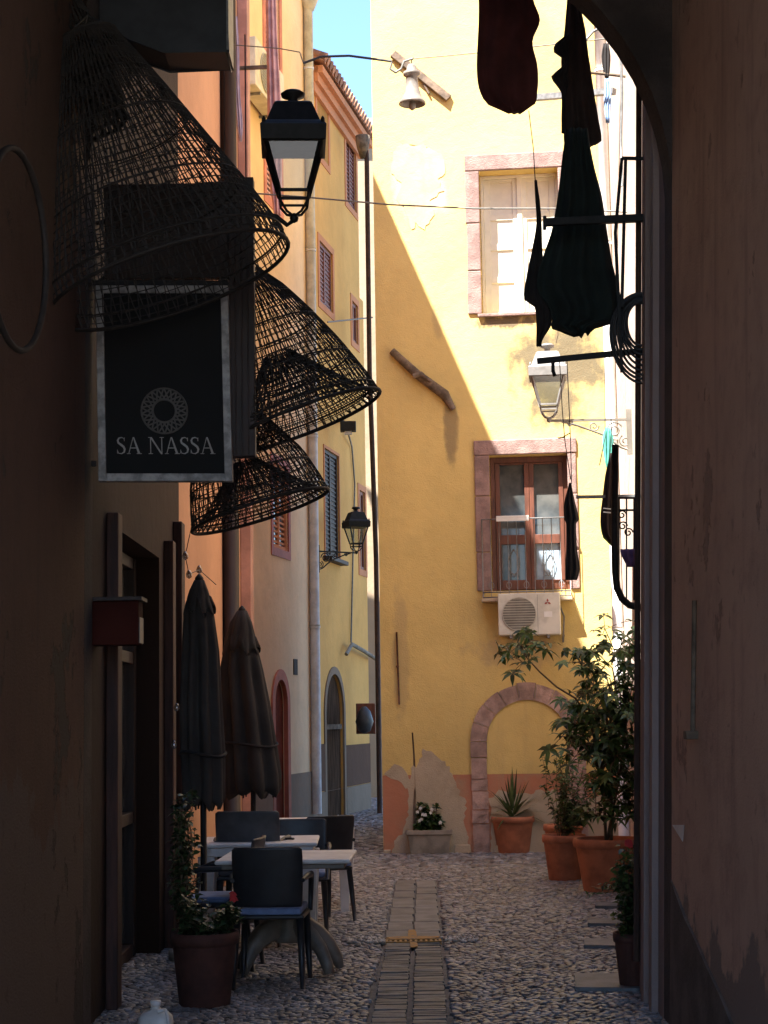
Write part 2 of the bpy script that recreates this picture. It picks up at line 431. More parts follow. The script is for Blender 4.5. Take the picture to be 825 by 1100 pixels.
# drain and paint
def drain():
    cx = (strip_x(drainY,-1)+strip_x(drainY,1))/2; w = .40
    t = thing('drain_grate', 'small rusty slotted drain grate set across the central paving strip', 'drain', (cx, drainY, 0))
    fr = MB()
    fr.box(cx-w/2, cx+w/2, drainY-.075, drainY-.055, -.03, .014); fr.box(cx-w/2, cx+w/2, drainY+.055, drainY+.075, -.03, .014)
    fr.box(cx-w/2, cx-w/2+.02, drainY-.054, drainY+.054, -.03, .0135); fr.box(cx+w/2-.02, cx+w/2, drainY-.054, drainY+.054, -.03, .0135)
    n = 11
    for i in range(1, n): 
        x = cx-w/2+w*i/n; fr.box(x-.009, x+.009, drainY-.054, drainY+.054, -.02, .011)
    obj('grate', fr, M['orange_paint'], t)
    pit = MB(); pit.box(cx-w/2+.02, cx+w/2-.02, drainY-.052, drainY+.052, -.04, -.02); obj('pit', pit, M['dark_void'], t)
    pm = MB()
    def blot(x0, x1, y0, y1, z):
        n = 22; cx_, cy_ = (x0+x1)/2, (y0+y1)/2; pts = []
        for k in range(n):
            a = 2*PI*k/n; q = random.uniform(.8,1.1); ex = .5
            pts.append((cx_+(x1-x0)/2*q*math.copysign(abs(math.cos(a))**ex, math.cos(a)), cy_+(y1-y0)/2*q*math.copysign(abs(math.sin(a))**ex, math.sin(a)), z))
        pm.prism(pts, (0,0,.003))
    blot(cx-.035, cx+.03, drainY+.08, drainY+.62, .011); blot(cx-.2, cx+.2, drainY+.08, drainY+.24, .0112)
    blot(cx-.03, cx+.025, drainY-.4, drainY-.08, .0125)
    tag(obj('paint_mark', pm, M['orange_paint']), 'worn orange paint cross sprayed on the paving around the drain grate', 'paint mark')
    db = MB()
    for side in (-1, 1):
        for k in range(60):
            x = cx + side*(w/2 + random.uniform(.0,.28)); y = drainY + random.gauss(0,.09)
            db.lathe([(.001,-.01),(random.uniform(.01,.028),0),(random.uniform(.008,.018),.012),(.001,random.uniform(.016,.022))], (x,y,.012), 6, rot=random.random()*6)
    o = obj('pebbles', db, mat('pale_pebbles', (.42,.38,.33), .7, 0, .3, 10, 60, .003, island=.5), kind='stuff')
    tag(o, 'band of pale loose pebbles and grit beside the drain grate', 'pebbles')
drain()

# ================================================================== corner house
def arch_pts(s0, s1, z0, zt, n=14):
    r = (s1-s0)/2; c = (s0+s1)/2; zs = zt - r
    return [(s0,z0)] + [(c - r*math.cos(PI*k/n), zs + r*math.sin(PI*k/n)) for k in range(n+1)] + [(s1,z0)]
def rect_pts(s0, s1, z0, z1): return [(s0,z0),(s0,z1),(s1,z1),(s1,z0)]

CH_ = thing('corner_house', 'tall yellow house closing the alley with pink stone windows and a blind stone arch', 'house', c0)
smax = MW.pix(700, 700)[0] + .4
up = MW.rect(516, 182, 601, 336); lo = MW.rect(527, 488, 611, 634)
wm = MB(); wm.panel(MW, [(0,-.1),(0,14.5),(smax,14.5),(smax,-.1)], [rect_pts(*up), rect_pts(*lo)], 0, -.4)
wm.box(0, smax, -.42, -6, -.1, 14.5, MW.pt)
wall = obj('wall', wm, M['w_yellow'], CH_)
# irregular outline helper on main wall
def wpatch(pts, d0, d1, jag=1.2, sub=6):
    out = []
    for i in range(len(pts)):
        a, b = pts[i], pts[(i+1) % len(pts)]; L = math.hypot(b[0]-a[0], b[1]-a[1]); n = max(1, int(L/sub))
        for k in range(n):
            q = k/n; j = jag if n > 1 else 0
            out.append((a[0]+(b[0]-a[0])*q + random.uniform(-j,j), a[1]+(b[1]-a[1])*q + random.uniform(-j,j)))
    m = MB(); m.panel(MW, [MW.pix(u, v) for u, v in out], [], d0, d1); return m
def base_v(u): return 919 - (u-412)*.0
dz = MW.pix(412, 833)[1]
dd = MB(); a0s = MW.pix(507, 870)[0]; a1s = MW.pix(637, 870)[0]
dd.panel(MW, [(.004,-.05),(.004,dz),(smax,dz),(smax,-.05)], [], .004, 0.0005)
obj('dado', dd, M['salmon_wall'], CH_)
cp = wpatch([(421,922),(424,905),(432,895),(440,870),(436,845),(441,833),(444,822),(449,824),(455,805),(462,806),(468,812),(478,818),(487,830),(492,845),(494,856),(501,862),(499,880),(503,905),(503,922)], .008, .0045, 2.0, 3.5)
obj('cement_patch', cp, M['cement'], CH_)
cp2 = wpatch([(412,832),(418,826),(424,820),(432,824),(438,832),(442,840),(436,848),(428,838),(420,836)], .0075, .0042, .8, 4)
obj('cement_patch', cp2, M['cement'], CH_)
cp3 = wpatch([(527,925),(526,858),(535,850),(560,853),(590,848),(630,856),(690,850),(690,925)], .0085, .0045, 2.0, 4)
obj('cement_patch', cp3, M['cement'], CH_)
pp_ = wpatch([(423,160),(432,155),(455,156),(470,163),(477,170),(479,185),(470,193),(476,205),(462,215),(466,232),(455,247),(447,240),(441,248),(436,225),(427,215),(430,195),(421,185)], .007, .001, 1.6, 4)
obj('plaster_repair', pp_, plaster('pale_repair_plaster', (.60,.46,.24), (.40,.30,.17), 1.2), CH_)
ck = MB()
for line in (((421,185),(424,163),(432,155),(456,157),(466,163),(476,167)), ((590,335),(600,350),(597,372))):
    ps_ = []
    for (a,b),(c,d) in zip(line, line[1:]):
        for k in range(5): ps_.append(MW.w(a+(c-a)*k/5+random.uniform(-.6,.6), b+(d-b)*k/5+random.uniform(-.6,.6), .002))
    ck.tube(ps_, .0045, 4)
co_ = obj('crack', ck, M['wood_grey'], CH_); co_['kind'] = 'stuff'
# low ragged plinth stones
pl = MB()
for (u0,u1,h) in ((488,506,.10),(412,420,.05),(531,545,.09)):
    s0 = MW.pix(u0,915)[0]; s1 = MW.pix(u1,915)[0]; pl = MB().fbox(MW, s0, s1, .009, .05, 0, h, jit=.008); obj('plinth_stone', pl, M['cement'], CH_, bevel=.01)
# blind arch of voussoirs
ar = MB(); so = MW.pix(505.5, 800)[0]; si = MW.pix(524, 840)[0]; cxs = MW.pix(567, 800)[0]; zt = MW.pix(563, 734)[1]
ro = cxs - so; ri = cxs - si; zs = zt - ro
for side in (-1, 1):
    z = .0
    for h in (.34,.16,.22,.14,.25,zs):
        z1 = min(z+h, zs); 
        if z1-z < .03: continue
        a, b = sorted((cxs+side*ro + random.uniform(-.01,.01), cxs+side*ri + random.uniform(-.012,.012)))
        ar.fbox(MW, a, b, -.02, .032+random.uniform(-.006,.006), z+.006, z1-.004); z = z1
nv = 9
for k in range(nv):
    a0, a1 = PI - PI*k/nv - .006, PI - PI*(k+1)/nv + .006
    rr = ro + random.uniform(-.012,.012); d = .032+random.uniform(-.006,.006)
    pts = [(cxs+rr*math.cos(a0+(a1-a0)*q/5), zs+rr*math.sin(a0+(a1-a0)*q/5)) for q in range(6)] + [(cxs+ri*math.cos(a1-(a1-a0)*q/5), zs+ri*math.sin(a1-(a1-a0)*q/5)) for q in range(6)]
    ar.panel(MW, pts, [], -.02, d)
obj('stone_arch', ar, M['stone'], CH_, bevel=.006)
yi = MB(); yi.panel(MW, [(cxs-ri+.001, dz+.001)] + [(cxs+(ri-.001)*math.cos(PI-PI*q/18), zs+(ri-.001)*math.sin(PI-PI*q/18)) for q in range(19)] + [(cxs+ri-.001, dz+.001)], [], .006, .001)
obj('arch_infill', yi, M['w_yellow'], CH_)

# windows
def surround(fr, op, out, mt, parent, name='stone_surround', d=.03):
    m = MB(); s0,s1,z0,z1 = op; a0,a1,b0,b1 = out
    zc = z0
    k = 0
    while zc < z1-.02:
        h = random.uniform(.45,.7); z2 = min(zc+h, z1) 
        if z1 - z2 < .2: z2 = z1
        m.fbox(fr, a0+random.uniform(-.006,.006), s0, -.22, d+random.uniform(-.004,.004), zc+.003, z2-.003)
        m.fbox(fr, s1, a1+random.uniform(-.006,.006), -.22, d+random.uniform(-.004,.004), zc+.003, z2-.003); zc = z2
    m.fbox(fr, a0-.005, a1+.005, -.22, d+.006, z1+.001, b1)
    return obj(name, m, mt, parent, bevel=.012)
UW = obj('window', MB().fbox(MW, up[0]+.01, up[1]-.01, -.39, -.37, up[2]+.01, up[3]-.01), M['dark_void'], CH_)
UW['label'] = 'upper window with closed cream shutters'
surround(MW, up, MW.rect(501, 165, 613, 337), M['stone_pink'], UW)
def leafs(op, n_panels, d0, mt, parent, name):
    s0,s1,z0,z1 = op; sm_ = (s0+s1)/2
    for a, b in ((s0+.04, sm_-.01), (sm_+.01, s1-.04)):
        m = MB(); fw = .075
        m.fbox(MW, a, a+fw, d0-.04, d0, z0+.03, z1-.04); m.fbox(MW, b-fw, b, d0-.04, d0, z0+.03, z1-.04)
        zz = [z0+.03 + (z1-z0-.07)*q for q in n_panels]
        for i, q in enumerate(zz):
            m.fbox(MW, a+fw, b-fw, d0-.038, d0-.002, q-(.0 if i == 0 else .04), q+(.0 if i == len(zz)-1 else .04))
        m.fbox(MW, a+fw, b-fw, d0-.034, d0-.02, z0+.04, z1-.05)
        obj(name, m, mt, parent, bevel=.004)
leafs(up, (0,.26,.5,.72,1), -.24, M['cream'], UW, 'shutter')
fm = MB(); s0,s1,z0,z1 = up
fm.fbox(MW, s0+.003, s0+.038, -.32, -.2, z0, z1-.003); fm.fbox(MW, s1-.038, s1-.003, -.32, -.2, z0, z1-.003); fm.fbox(MW, s0+.038, s1-.038, -.32, -.201, z1-.038, z1-.003)
fm.fbox(MW, (s0+s1)/2-.03, (s0+s1)/2+.03, -.24, -.215, z0+.02, z1-.04)
obj('frame', fm, M['cream'], UW, bevel=.003)
ws = MB(); ws.fbox(MW, s0-.05, s1+.03, -.35, .05, z0-.04, z0-.001); obj('sill', ws, M['stone_pink'], UW, bevel=.008)

LWn = obj('window', MB().fbox(MW, lo[0]+.01, lo[1]-.01, -.39, -.37, lo[2]+.01, lo[3]-.01), M['dark_void'], CH_)
LWn['label'] = 'lower brown glazed French window with iron railing'
surround(MW, lo, MW.rect(511, 472, 621, 645), M['stone_pink'], LWn)
s0,s1,z0,z1 = lo; sm_ = (s0+s1)/2; dW = -.17
fm = MB()
fm.fbox(MW, s0+.002, s0+.055, dW-.06, dW, z0, z1-.002); fm.fbox(MW, s1-.055, s1-.002, dW-.06, dW, z0, z1-.002); fm.fbox(MW, s0+.055, s1-.055, dW-.06, dW-.001, z1-.075, z1-.002)
obj('frame', fm, M['brown_frame'], LWn, bevel=.003)
zr = [z0+.02, MW.pix(560, 622)[1], MW.pix(560, 583)[1], MW.pix(560, 573)[1], MW.pix(560, 497)[1], z1-.08]
for a, b, pm_ in ((s0+.058, sm_-.002, 'pane'), (sm_+.002, s1-.058, 'curtain')):
    m = MB(); fw = .055
    m.fbox(MW, a, a+fw, dW-.055, dW+.012, z0+.02, z1-.08); m.fbox(MW, b-fw, b, dW-.055, dW+.012, z0+.02, z1-.08)
    for q0, q1 in ((zr[0], zr[1]), (zr[2], zr[3]), (zr[4], zr[5])): m.fbox(MW, a+fw, b-fw, dW-.05, dW+.010, q0, q1)
    l = obj('window_leaf', m, M['brown_frame'], LWn, bevel=.003)
    p = MB(); p.fbox(MW, a+fw, b-fw, dW-.04, dW-.032, zr[3], zr[4]); obj('pane', p, M['pane'], l)
    p = MB(); p.fbox(MW, a+fw, b-fw, dW-.0405, dW-.0325, zr[1], zr[2]); obj('pane', p, M[pm_], l)
    p = MB(); x0, x1 = a+fw+.01, b-fw-.01; cx = (x0+x1)/2; za, zb = zr[1]+.01, zr[2]-.01; hh = zb-za
    for k in range(4): x = x0+(x1-x0)*k/3; p.tube([MW.pt(x, dW, za), MW.pt(x, dW, zb)], .004, 5)
    for sd in (-1, 1):
        p.tube([MW.pt(cx+sd*.07*math.sin(q*PI), dW+.005, za+.03+(hh-.08)*q) for q in np.linspace(0,1,9)], .005, 5)
        p.tube([MW.pt(cx+sd*(.03+.022*math.cos(q)), dW+.005, za+.06+.022*math.sin(q)) for q in np.linspace(-2,3.5,10)], .004, 5)
    obj('iron_grille', p, M['iron_grey'], l)
# railing
def railing():
    m = MB(); dR = .20; a, b = MW.pix(518, 600, dR)[0], MW.pix(612, 600, dR)[0]; zt_, zb_ = MW.pix(560, 557, dR)[1], MW.pix(560, 641, dR)[1]
    for z in (zt_, zb_, zb_+.06):
        m.tube([MW.pt(a, .0, z), MW.pt(a, dR, z), MW.pt(b, dR, z), MW.pt(b, .0, z)], .009, 6)
    n = 10
    for k in range(n+1):
        s = a+(b-a)*k/n; m.tube([MW.pt(s, dR, zb_), MW.pt(s, dR, zt_)], .005, 5)
    for k in range(0, n, 2):
        s = a+(b-a)*(k+1)/n
        m.tube([MW.pt(s+.03*math.cos(q), dR, zb_+.14+.04*math.sin(q)) for q in np.linspace(0, 2*PI, 12)], .004, 5)
    for q in (.33, .66): m.tube([MW.pt(a, dR*q, zb_), MW.pt(a, dR*q, zt_)], .005, 5)
    o = obj('railing', m, M['iron_grey'], LWn)
    s = MB(); s.fbox(MW, a-.02, b+.02, 0, dR+.02, zb_-.05, zb_-.012); obj('balcony_slab', s, M['cement'], LWn, bevel=.006)
    w = MB(); a2 = MW.pix(533, 556, dR)[0]; b2 = MW.pix(568, 556, dR)[0]
    w.fbox(MW, a2, b2, dR-.10, dR+.03, zt_+.008, zt_+.035); w.fbox(MW, a2, b2, dR+.012, dR+.03, zt_-.03, zt_+.0075)
    tag(obj('shelf_tray', w, M['white'], bevel=.004), 'white tray resting on the railing of the lower brown window', 'tray')
railing()

# air conditioner under the window
def ac_unit(fr, rc, depth, label, logo=True):
    s0,s1,z0,z1 = rc; t = thing('air_conditioner', label, 'air conditioner', fr.pt((s0+s1)/2, .0, z0))
    m = MB(); m.fbox(fr, s0, s1, .05, depth, z0, z1); cs = obj('casing', m, M['ac'], t, bevel=.012)
    w = s1-s0; h = z1-z0; cx = s0+w*.34; cz = z0+h*.5; r = h*.40
    g = MB(); ring = [fr.pt(cx+r*math.cos(a), depth+.004, cz+r*math.sin(a)) for a in np.linspace(0, 2*PI, 33)[:-1]]
    g.prism(ring, fr.n*.004)
    g2 = MB()
    for k in range(-6, 7):
        z = cz+k*r/6.6; hw = math.sqrt(max(0, r*r-(z-cz)**2)); g2.fbox(fr, cx-hw, cx+hw, depth+.0085, depth+.013, z-.004, z+.004)
    g2.tube([fr.pt(cx+r*math.cos(a), depth+.010, cz+r*math.sin(a)) for a in np.linspace(0, 2*PI, 33)[:-1]], .006, 5, closed=True)
    obj('fan_opening', g, M['ac_dark'], t); obj('fan_grille', g2, mat('greyish_grille_wire', (.42,.40,.34), .6), t)
    for q in (.2, .8): obj('bracket', MB().fbox(fr, s0+w*q-.015, s0+w*q+.015, 0, depth-.02, z0-.035, z0-.001), M['iron_grey'], t)
    if logo:
        l = MB(); lx = s0+w*.80; lz = z0+h*.77; a = .022
        def rh(cx_, cz_, ang):
            d = Vector((math.cos(ang), math.sin(ang))); e = Vector((-d.y, d.x)); c = Vector((cx_, cz_))
            pts = [c, c+d*a+e*a*.58, c+d*a*2, c+d*a-e*a*.58]; l.panel(fr, [(p.x, p.y) for p in pts], [], depth+.001, depth+.004)
        for ang in (PI/2, PI/2+2*PI/3, PI/2-2*PI/3): rh(lx, lz, ang)
        obj('emblem', l, M['red_logo'], t)
        q = MB(); q.fbox(fr, lx-.045, lx+.05, depth+.001, depth+.003, z0+h*.42, z0+h*.55); obj('data_plate', q, M['white'], t)
        q = MB(); q.fbox(fr, s0+w*.635, s0+w*.64, depth+.0, depth+.002, z0+.02, z1-.02); obj('seam', q, M['ac_dark'], t)
    return t
ac_unit(MW, MW.rect(535, 637, 602, 682, .32), .32, 'off-white air conditioner under the lower brown window of the yellow house')
hp = MB(); hp.tube([MW.w(601,650,.1), MW.w(606,662,.08), MW.w(605,690,.04), MW.w(606,682,.03)], .012, 6)
tag(obj('drain_hose', hp, M['cable_grey']), 'short grey hose beside the air conditioner under the brown window', 'hose')

# beam stub, bell, anchor
bs = MB()
p0, p1, p2, p3 = MW.w(421,377,.05), MW.w(448,402,.05), MW.w(478,424,.05), MW.w(487,440,.02)
bs.tube([p0, p1, p2, p3], [.045,.055,.062,.035], 8); bs.tube([MW.w(444,404,.12), MW.w(452,402,.13), MW.w(463,410,.10)], [.03,.04,.02], 6)
tag(obj('wooden_beam', bs, M['wood_grey']), 'weathered slanting timber stub on the shaded part of the yellow wall', 'beam')
bm = MB(); bm.beam(MW.w(422,58,.03), MW.w(482,106,.03), .10, .05, (0,-1,.3)); bm.beam(MW.w(452,84,.03), MW.w(461,101,.03), .025, .025)
tag(obj('wooden_beam', bm, M['wood_old'], bevel=.006), 'slanting weathered plank on the sunlit yellow wall behind the bell', 'beam')
bp = P(443, 118, 17.0); sc = bp.y/F
bt = thing('hanging_bell', 'pale ceramic bell hanging high up before the sunlit yellow wall', 'bell', bp)
prof = [(.001,52),(4,52),(5.5,49),(6,44),(9.5,43),(9.5,40),(6.5,38),(7,30),(8.5,22),(11,14),(14.5,9),(15,6.5),(13.5,6),(10,12),(5,30),(.001,38)]
prof = [(r*sc, z*sc) for r, z in prof]
obj('bell_body', MB().lathe(prof, bp, 28), M['ceramic'], bt)
obj('clapper', MB().lathe([(.001,-1*sc),(3.2*sc,1*sc),(4*sc,5*sc),(3*sc,10*sc),(.8*sc,14*sc),(.8*sc,34*sc),(.001,36*sc)], bp, 14), M['ceramic'], bt)
obj('hanger', MB().tube([bp+Vector((0,0,50*sc)), bp+Vector((0,.02,60*sc)), P(444,62,17.0)], .006, 6), M['iron'], bt)
an = MB(); an.tube([MW.w(426,679,.03), MW.w(429,757,.03)], .013, 6); an.tube([MW.w(427,716,0), MW.w(427,716,.05)], .02, 6)
tag(obj('iron_anchor', an, M['rust']), 'thin rusty vertical iron tie bar on the lower yellow wall', 'anchor bar')

# ================================================================== left houses
EL = 12.5
def facade_window(parent, fr, rc, frame_mat, fill_mat, depth=-.16, label=None, sill=None, fw=.06, mull=True, outer=.0, outer_mat=None):
    s0,s1,z0,z1 = rc
    w = obj('window', MB().fbox(fr, s0+.005, s1-.005, depth-.03, depth-.01, z0+.005, z1-.005), fill_mat, parent)
    if label: w['label'] = label
    m = MB()
    m.fbox(fr, s0+.002, s0+fw, depth-.02, depth+.02, z0, z1); m.fbox(fr, s1-fw, s1-.002, depth-.02, depth+.02, z0, z1)
    m.fbox(fr, s0+fw, s1-fw, depth-.02, depth+.019, z1-fw, z1-.002); m.fbox(fr, s0+fw, s1-fw, depth-.02, depth+.019, z0+.002, z0+fw)
    if (s1-s0) > .5:
        z = z0+fw+.03
        while z < z1-fw-.03: m.fbox(fr, s0+fw, s1-fw, depth-.015, depth+.005, z, z+.03); z += .075
    if mull: m.fbox(fr, (s0+s1)/2-.03, (s0+s1)/2+.03, depth-.02, depth+.018, z0+fw, z1-fw)
    obj('frame', m, frame_mat, w)
    if outer:
        m = MB(); o = outer
        m.fbox(fr, s0-o, s0, -.01, .015, z0-o, z1+o); m.fbox(fr, s1, s1+o, -.01, .015, z0-o, z1+o)
        m.fbox(fr, s0, s1, -.01, .014, z1, z1+o); m.fbox(fr, s0, s1, -.01, .014, z0-o, z0); obj('painted_surround', m, outer_mat, w)
    if sill: obj('sill', MB().fbox(fr, s0-.08, s1+.08, -.1, .14, z0-.07, z0-.003), sill, w, bevel=.006)
    return w
sA = LW.pix(337, 500)[0]; sEnd = LW.pix(386, 300)[0]; sStart = -8.6
# yellow house
YH = thing('yellow_house', 'orange-yellow house in the left background with salmon cornice and tiled eave', 'house', LW.pt(sA, 0, 0))
yw = [LW.rect(340,72,352,170), LW.rect(371.5,146,382,222), LW.rect(343,266,357,330), LW.rect(378,326,384,368), LW.rect(348.5,486,364,600), LW.rect(386,528,392,612)]
yd = LW.rect(350,724,369,880); yd = (yd[0], yd[1], 0, yd[3])
sEnd2 = LW.pix(393.5, 560)[0]
ym = MB(); ym.panel(LW, [(sA,-.1),(sA,EL),(sEnd,EL),(sEnd, 9.2),(sEnd2, 9.2),(sEnd2,-.1)], [rect_pts(*r) for r in yw] + [arch_pts(*yd)], 0, -.3)
ym.fbox(LW, sA, sEnd, -.31, -6, -.1, EL)
obj('wall', ym, M['w_left_yellow'], YH)
brown_sh = M['wood_red']; wl = ['tall window high under the eave', 'narrow window near the end of the eave', 'small square window of the middle storey', 'sliver of a far window', 'brown shuttered window behind the far lantern', 'narrow reddish window by the brown pipe']
for i, r in enumerate(yw):
    facade_window(YH, LW, r, M['wood_red'] if i != 4 else M['wood_dark'], M['wood_red'] if i in (0,1,2,3) else M['wood_dark'], -.04, wl[i], M['wood_dark'] if i == 4 else None, outer=.11 if i != 4 else .05, outer_mat=M['salmon'])
do = obj('door', MB().panel(LW, arch_pts(yd[0]+.005, yd[1]-.005, .0, yd[3]-.005), [], -.29, -.05), M['old_door'], YH)
do['label'] = 'dark arched doorway'
ds = MB(); a,b,_,z1 = yd; ds.panel(LW, arch_pts(a-.12, b+.12, .0, z1+.12), [arch_pts(a+.001, b-.001, .001, z1-.001)], -.01, .02)
obj('door_surround', ds, M['dado_grey'], do)
obj('transom', MB().fbox(LW, a+.01, b-.01, -.048, -.02, LW.pix(360,780)[1]-.05, LW.pix(360,780)[1]+.03), M['wood_old'], do)
dh = MB(); dh.panel(LW, [(sA,0),(sA,.45),(sEnd2-.02,.45),(sEnd2-.02,0)], [arch_pts(a-.13, b+.13, .001, .44) if False else rect_pts(a-.13, b+.13, .001, .449)], .022, .001); obj('grey_dado', dh, M['dado_grey'], YH)
obj('brown_dado', MB().fbox(LW, b+.13, sEnd2-.02, .001, .018, .46, 1.15), M['dado_brown'], YH); obj('brown_dado', MB().fbox(LW, sA, a-.13, .001, .018, .46, 1.2), M['dado_brown'], YH)
ev = MB(); 
for k, (q, h) in enumerate(((.06,.42),(.12,.26),(.20,.12))): ev.fbox(LW, sA+.1, sEnd+.35*(k > 0)+.1, .0, q, EL-h-.25, EL-.25+.001*k - (0,.0,.0)[k] - h*.0)
obj('cornice', ev, M['salmon'], YH)
ro_ = MB()
ro_.prism([LW.pt(sA,-3.2,EL+1.2), LW.pt(sA,.24,EL-.22), LW.pt(sA,.24,EL-.17), LW.pt(sA,-3.2,EL+1.26)], LW.a*(sEnd+.5-sA))
rf = obj('roof', ro_, M['tile'], YH)
tl = MB(); s = sA+.05
while s < sEnd+.5:
    tl.tube([LW.pt(s,.28,EL-.15), LW.pt(s,-2.6,EL+1.05)], .075, 8); s += .19
obj('roof_tiles', tl, M['tile'], rf)
# cream house
CR = thing('cream_house', 'tall cream plaster house in the left background with red arched door', 'house', LW.pt(sStart, 0, 0))
cw = [LW.rect(293,500,309,590), LW.rect(286,220,311,300), LW.rect(285,-60,300,215)]
cw[2] = (cw[2][0], cw[2][1], cw[2][2], cw[2][3])
cd = LW.rect(294.5,730,308,880); cd = (cd[0], cd[1], 0, cd[3])
cm = MB(); cm.panel(LW, [(sStart,-.1),(sStart,15),(sA-.003,15),(sA-.003,-.1)], [rect_pts(*cw[0]), rect_pts(cw[2][0], cw[2][1], cw[2][2], cw[2][3]), arch_pts(*cd)], 0, -.3)
cm.fbox(LW, sStart, sA-.003, -.31, -6, -.1, 15)
obj('wall', cm, M['w_cream'], CR)
facade_window(CR, LW, cw[0], M['salmon'], M['pane'], -.04, 'red framed window at mid height', None, outer=.12, outer_mat=mat('red_window_paint', (.33,.07,.04), .7))
facade_window(CR, LW, cw[2], M['cloth_pink'], M['pane'], -.04, 'upper window with pink painted surround', None, outer=.14, outer_mat=mat('pink_red_window_paint', (.55,.2,.13), .8))
a,b,_,z1 = cd
do = obj('door', MB().panel(LW, arch_pts(a+.005, b-.005, .0, z1-.005), [], -.29, -.05), dull(mat('dark_red_door', (.16,.04,.026), .95), .03), CR); do['label'] = 'dark red arched door'
ds = MB(); ds.panel(LW, arch_pts(a-.15, b+.15, .0, z1+.15), [arch_pts(a+.001, b-.001, .001, z1-.001)], -.04, .025); obj('red_surround', ds, mat('red_surround_paint', (.42,.12,.07), .8, 0, .2, 5), do)
dg = MB(); z_ = LW.pix(325, 830)[1]; dg.fbox(LW, b+.155, sA-.01, .001, .02, 0, z_); dg.fbox(LW, sStart, a-.155, .001, .02, 0, z_); obj('dado', dg, M['dado_grey'], CR)
sl_ = LW.rect(315,708,319,725); obj('slot', MB().fbox(LW, sl_[0], sl_[1], .001, .012, sl_[2], sl_[3]), M['dark_void'], CR)
# pipes
wp = MB(); sp_ = LW.pix(331, 500)[0]
wp.tube([LW.pt(sp_,.08,.15), LW.pt(sp_,.08,13.05)], .075, 12); 
for z in (3,6,9,12): wp.tube([LW.pt(sp_,.08,z), LW.pt(sp_,.08,z+.05)], .085, 12)
dpt = thing('downpipe', 'off-white round downpipe at the corner between cream and yellow houses', 'downpipe', LW.pt(sp_,.08,.15))
obj('pipe', wp, M['white_pipe'], dpt)
obj('hopper', MB().lathe([(.08,0),(.2,.3),(.22,.55),(.16,.55),(.001,.5)], LW.pt(sp_,.10,13.0), 16), M['white_pipe'], dpt)
# far house closing the alley
FH = thing('tan_house', 'sliver of tan house with pale roof edge closing the alley behind the yellow house', 'house', (-.6, 36, 0))
fh = MB(); zf = P(392, 140, 36).z; fh.box(-2.5, 2.5, 36, 42, -.1, zf); obj('wall', fh, M['w_tan'], FH)
fr_ = MB(); fr_.box(-2.7, 2.7, 35.7, 42.2, zf+.002, zf+.16); fr_.box(-2.6, 2.6, 35.85, 36, zf-.2, zf); obj('roof', fr_, M['white'], FH)
# brown downpipe by corner + old pipes
bpip = MB(); bpip.tube([P(392,150,30), P(394,170,30), P(397,400,30), P(404,600,30), P(408,884,30)], .042, 8)
bt_ = thing('downpipe', 'dark brown downpipe running down the narrow gap beside the yellow corner house', 'downpipe', P(408,884,30))
obj('pipe', bpip, M['brown_pipe'], bt_)
obj('hopper', MB().lathe([(.05,0),(.11,.2),(.13,.4),(.08,.4),(.001,.36)], P(390,170,30), 10), M['wood_grey'], bt_)
mb_ = MB(); q = P(389,772,29.3); mb_.box(q.x-.1,q.x+.22,q.y,q.y+.15,q.z-.25,q.z+.25)
mt_ = thing('meter_box', 'small reddish meter box with a grey bag hanging by the narrow gap at the left', 'meter box', q - Vector((0,0,.25)))
obj('box', mb_, M['wood_red'], mt_, bevel=.01)
obj('bag', MB().lathe([(.03,.3),(.1,.22),(.15,.05),(.1,-.1),(.02,-.14)], q+Vector((.04,-.12,-.1)), 10), M['grey_resin'], mt_)
st = MB(); st.tube([LW.w(372,703,.1), LW.w(378,692,.15), LW.w(392,700,.15), LW.w(404,708,.1)], .035, 6)
tag(obj('wall_pipe', st, M['concrete']), 'short bent grey pipe crossing the yellow house above the meter box', 'pipe')

# ================================================================== restaurant + orange house (left foreground row)
ZR = 12.0
OH = thing('orange_house', 'peach orange house behind the closed parasols on the left side', 'house', (-1.6, 13.7, 0))
om = MB(); om.fbox(OW, 13.7, 19.9, -7, 0, -.1, ZR); obj('wall', om, M['w_orange'], OH)
o2 = MB(); o2.fbox(OW, 13.7, 19.9, -7, .0, ZR, ZR+.03); obj('roof', o2, M['tile'], OH)
ow_ = OW.rect(238,400,247,480)
BH = thing('restaurant_house', 'dark brown house front with a glazed wooden doorway under the hanging traps', 'house', (-1.6, 9.3, 0))
op = (10.35, 12.5, 0, 2.75)
bm_ = MB(); bm_.panel(OW, [(9.56,-.1),(9.56,ZR),(13.698,ZR),(13.698,-.1)], [rect_pts(*op)], 0, -.35); bm_.fbox(OW, 9.56, 13.698, -7, -.36, -.1, ZR)
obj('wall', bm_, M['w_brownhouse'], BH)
dr = MB()
for s in (10.36, 11.38, 12.4): dr.fbox(OW, s, s+.09, -.28, -.16, 0, 2.74)
for z in (0, .9, 2.0, 2.66): dr.fbox(OW, 10.45, 12.4, -.27, -.17, z, z+.08)
dO = obj('door', dr, M['wood_dark'], BH, bevel=.005)
obj('glass', MB().fbox(OW, 10.45, 12.4, -.24, -.232, .1, 2.65), M['pane'], dO)
for s, w, h in ((12.75,.16,2.9),(13.3,.2,3.1),(10.12,.16,2.8)):
    obj('door_post', MB().fbox(OW, s, s+w, .001, .07, 0, h), M['wood_post'], BH, bevel=.008)
dp = MB(); dp.tube([OW.pt(17.4,.08,.1), OW.pt(17.4,.08,11.2)], .085, 10)
for z in (2.2,4.4,6.6): dp.tube([OW.pt(17.4,.08,z), OW.pt(17.4,.08,z+.05)], .1, 10)
tag(obj('downpipe', dp, M['wood_dark']), 'thick brown downpipe on the peach orange house left of the second parasol', 'downpipe')
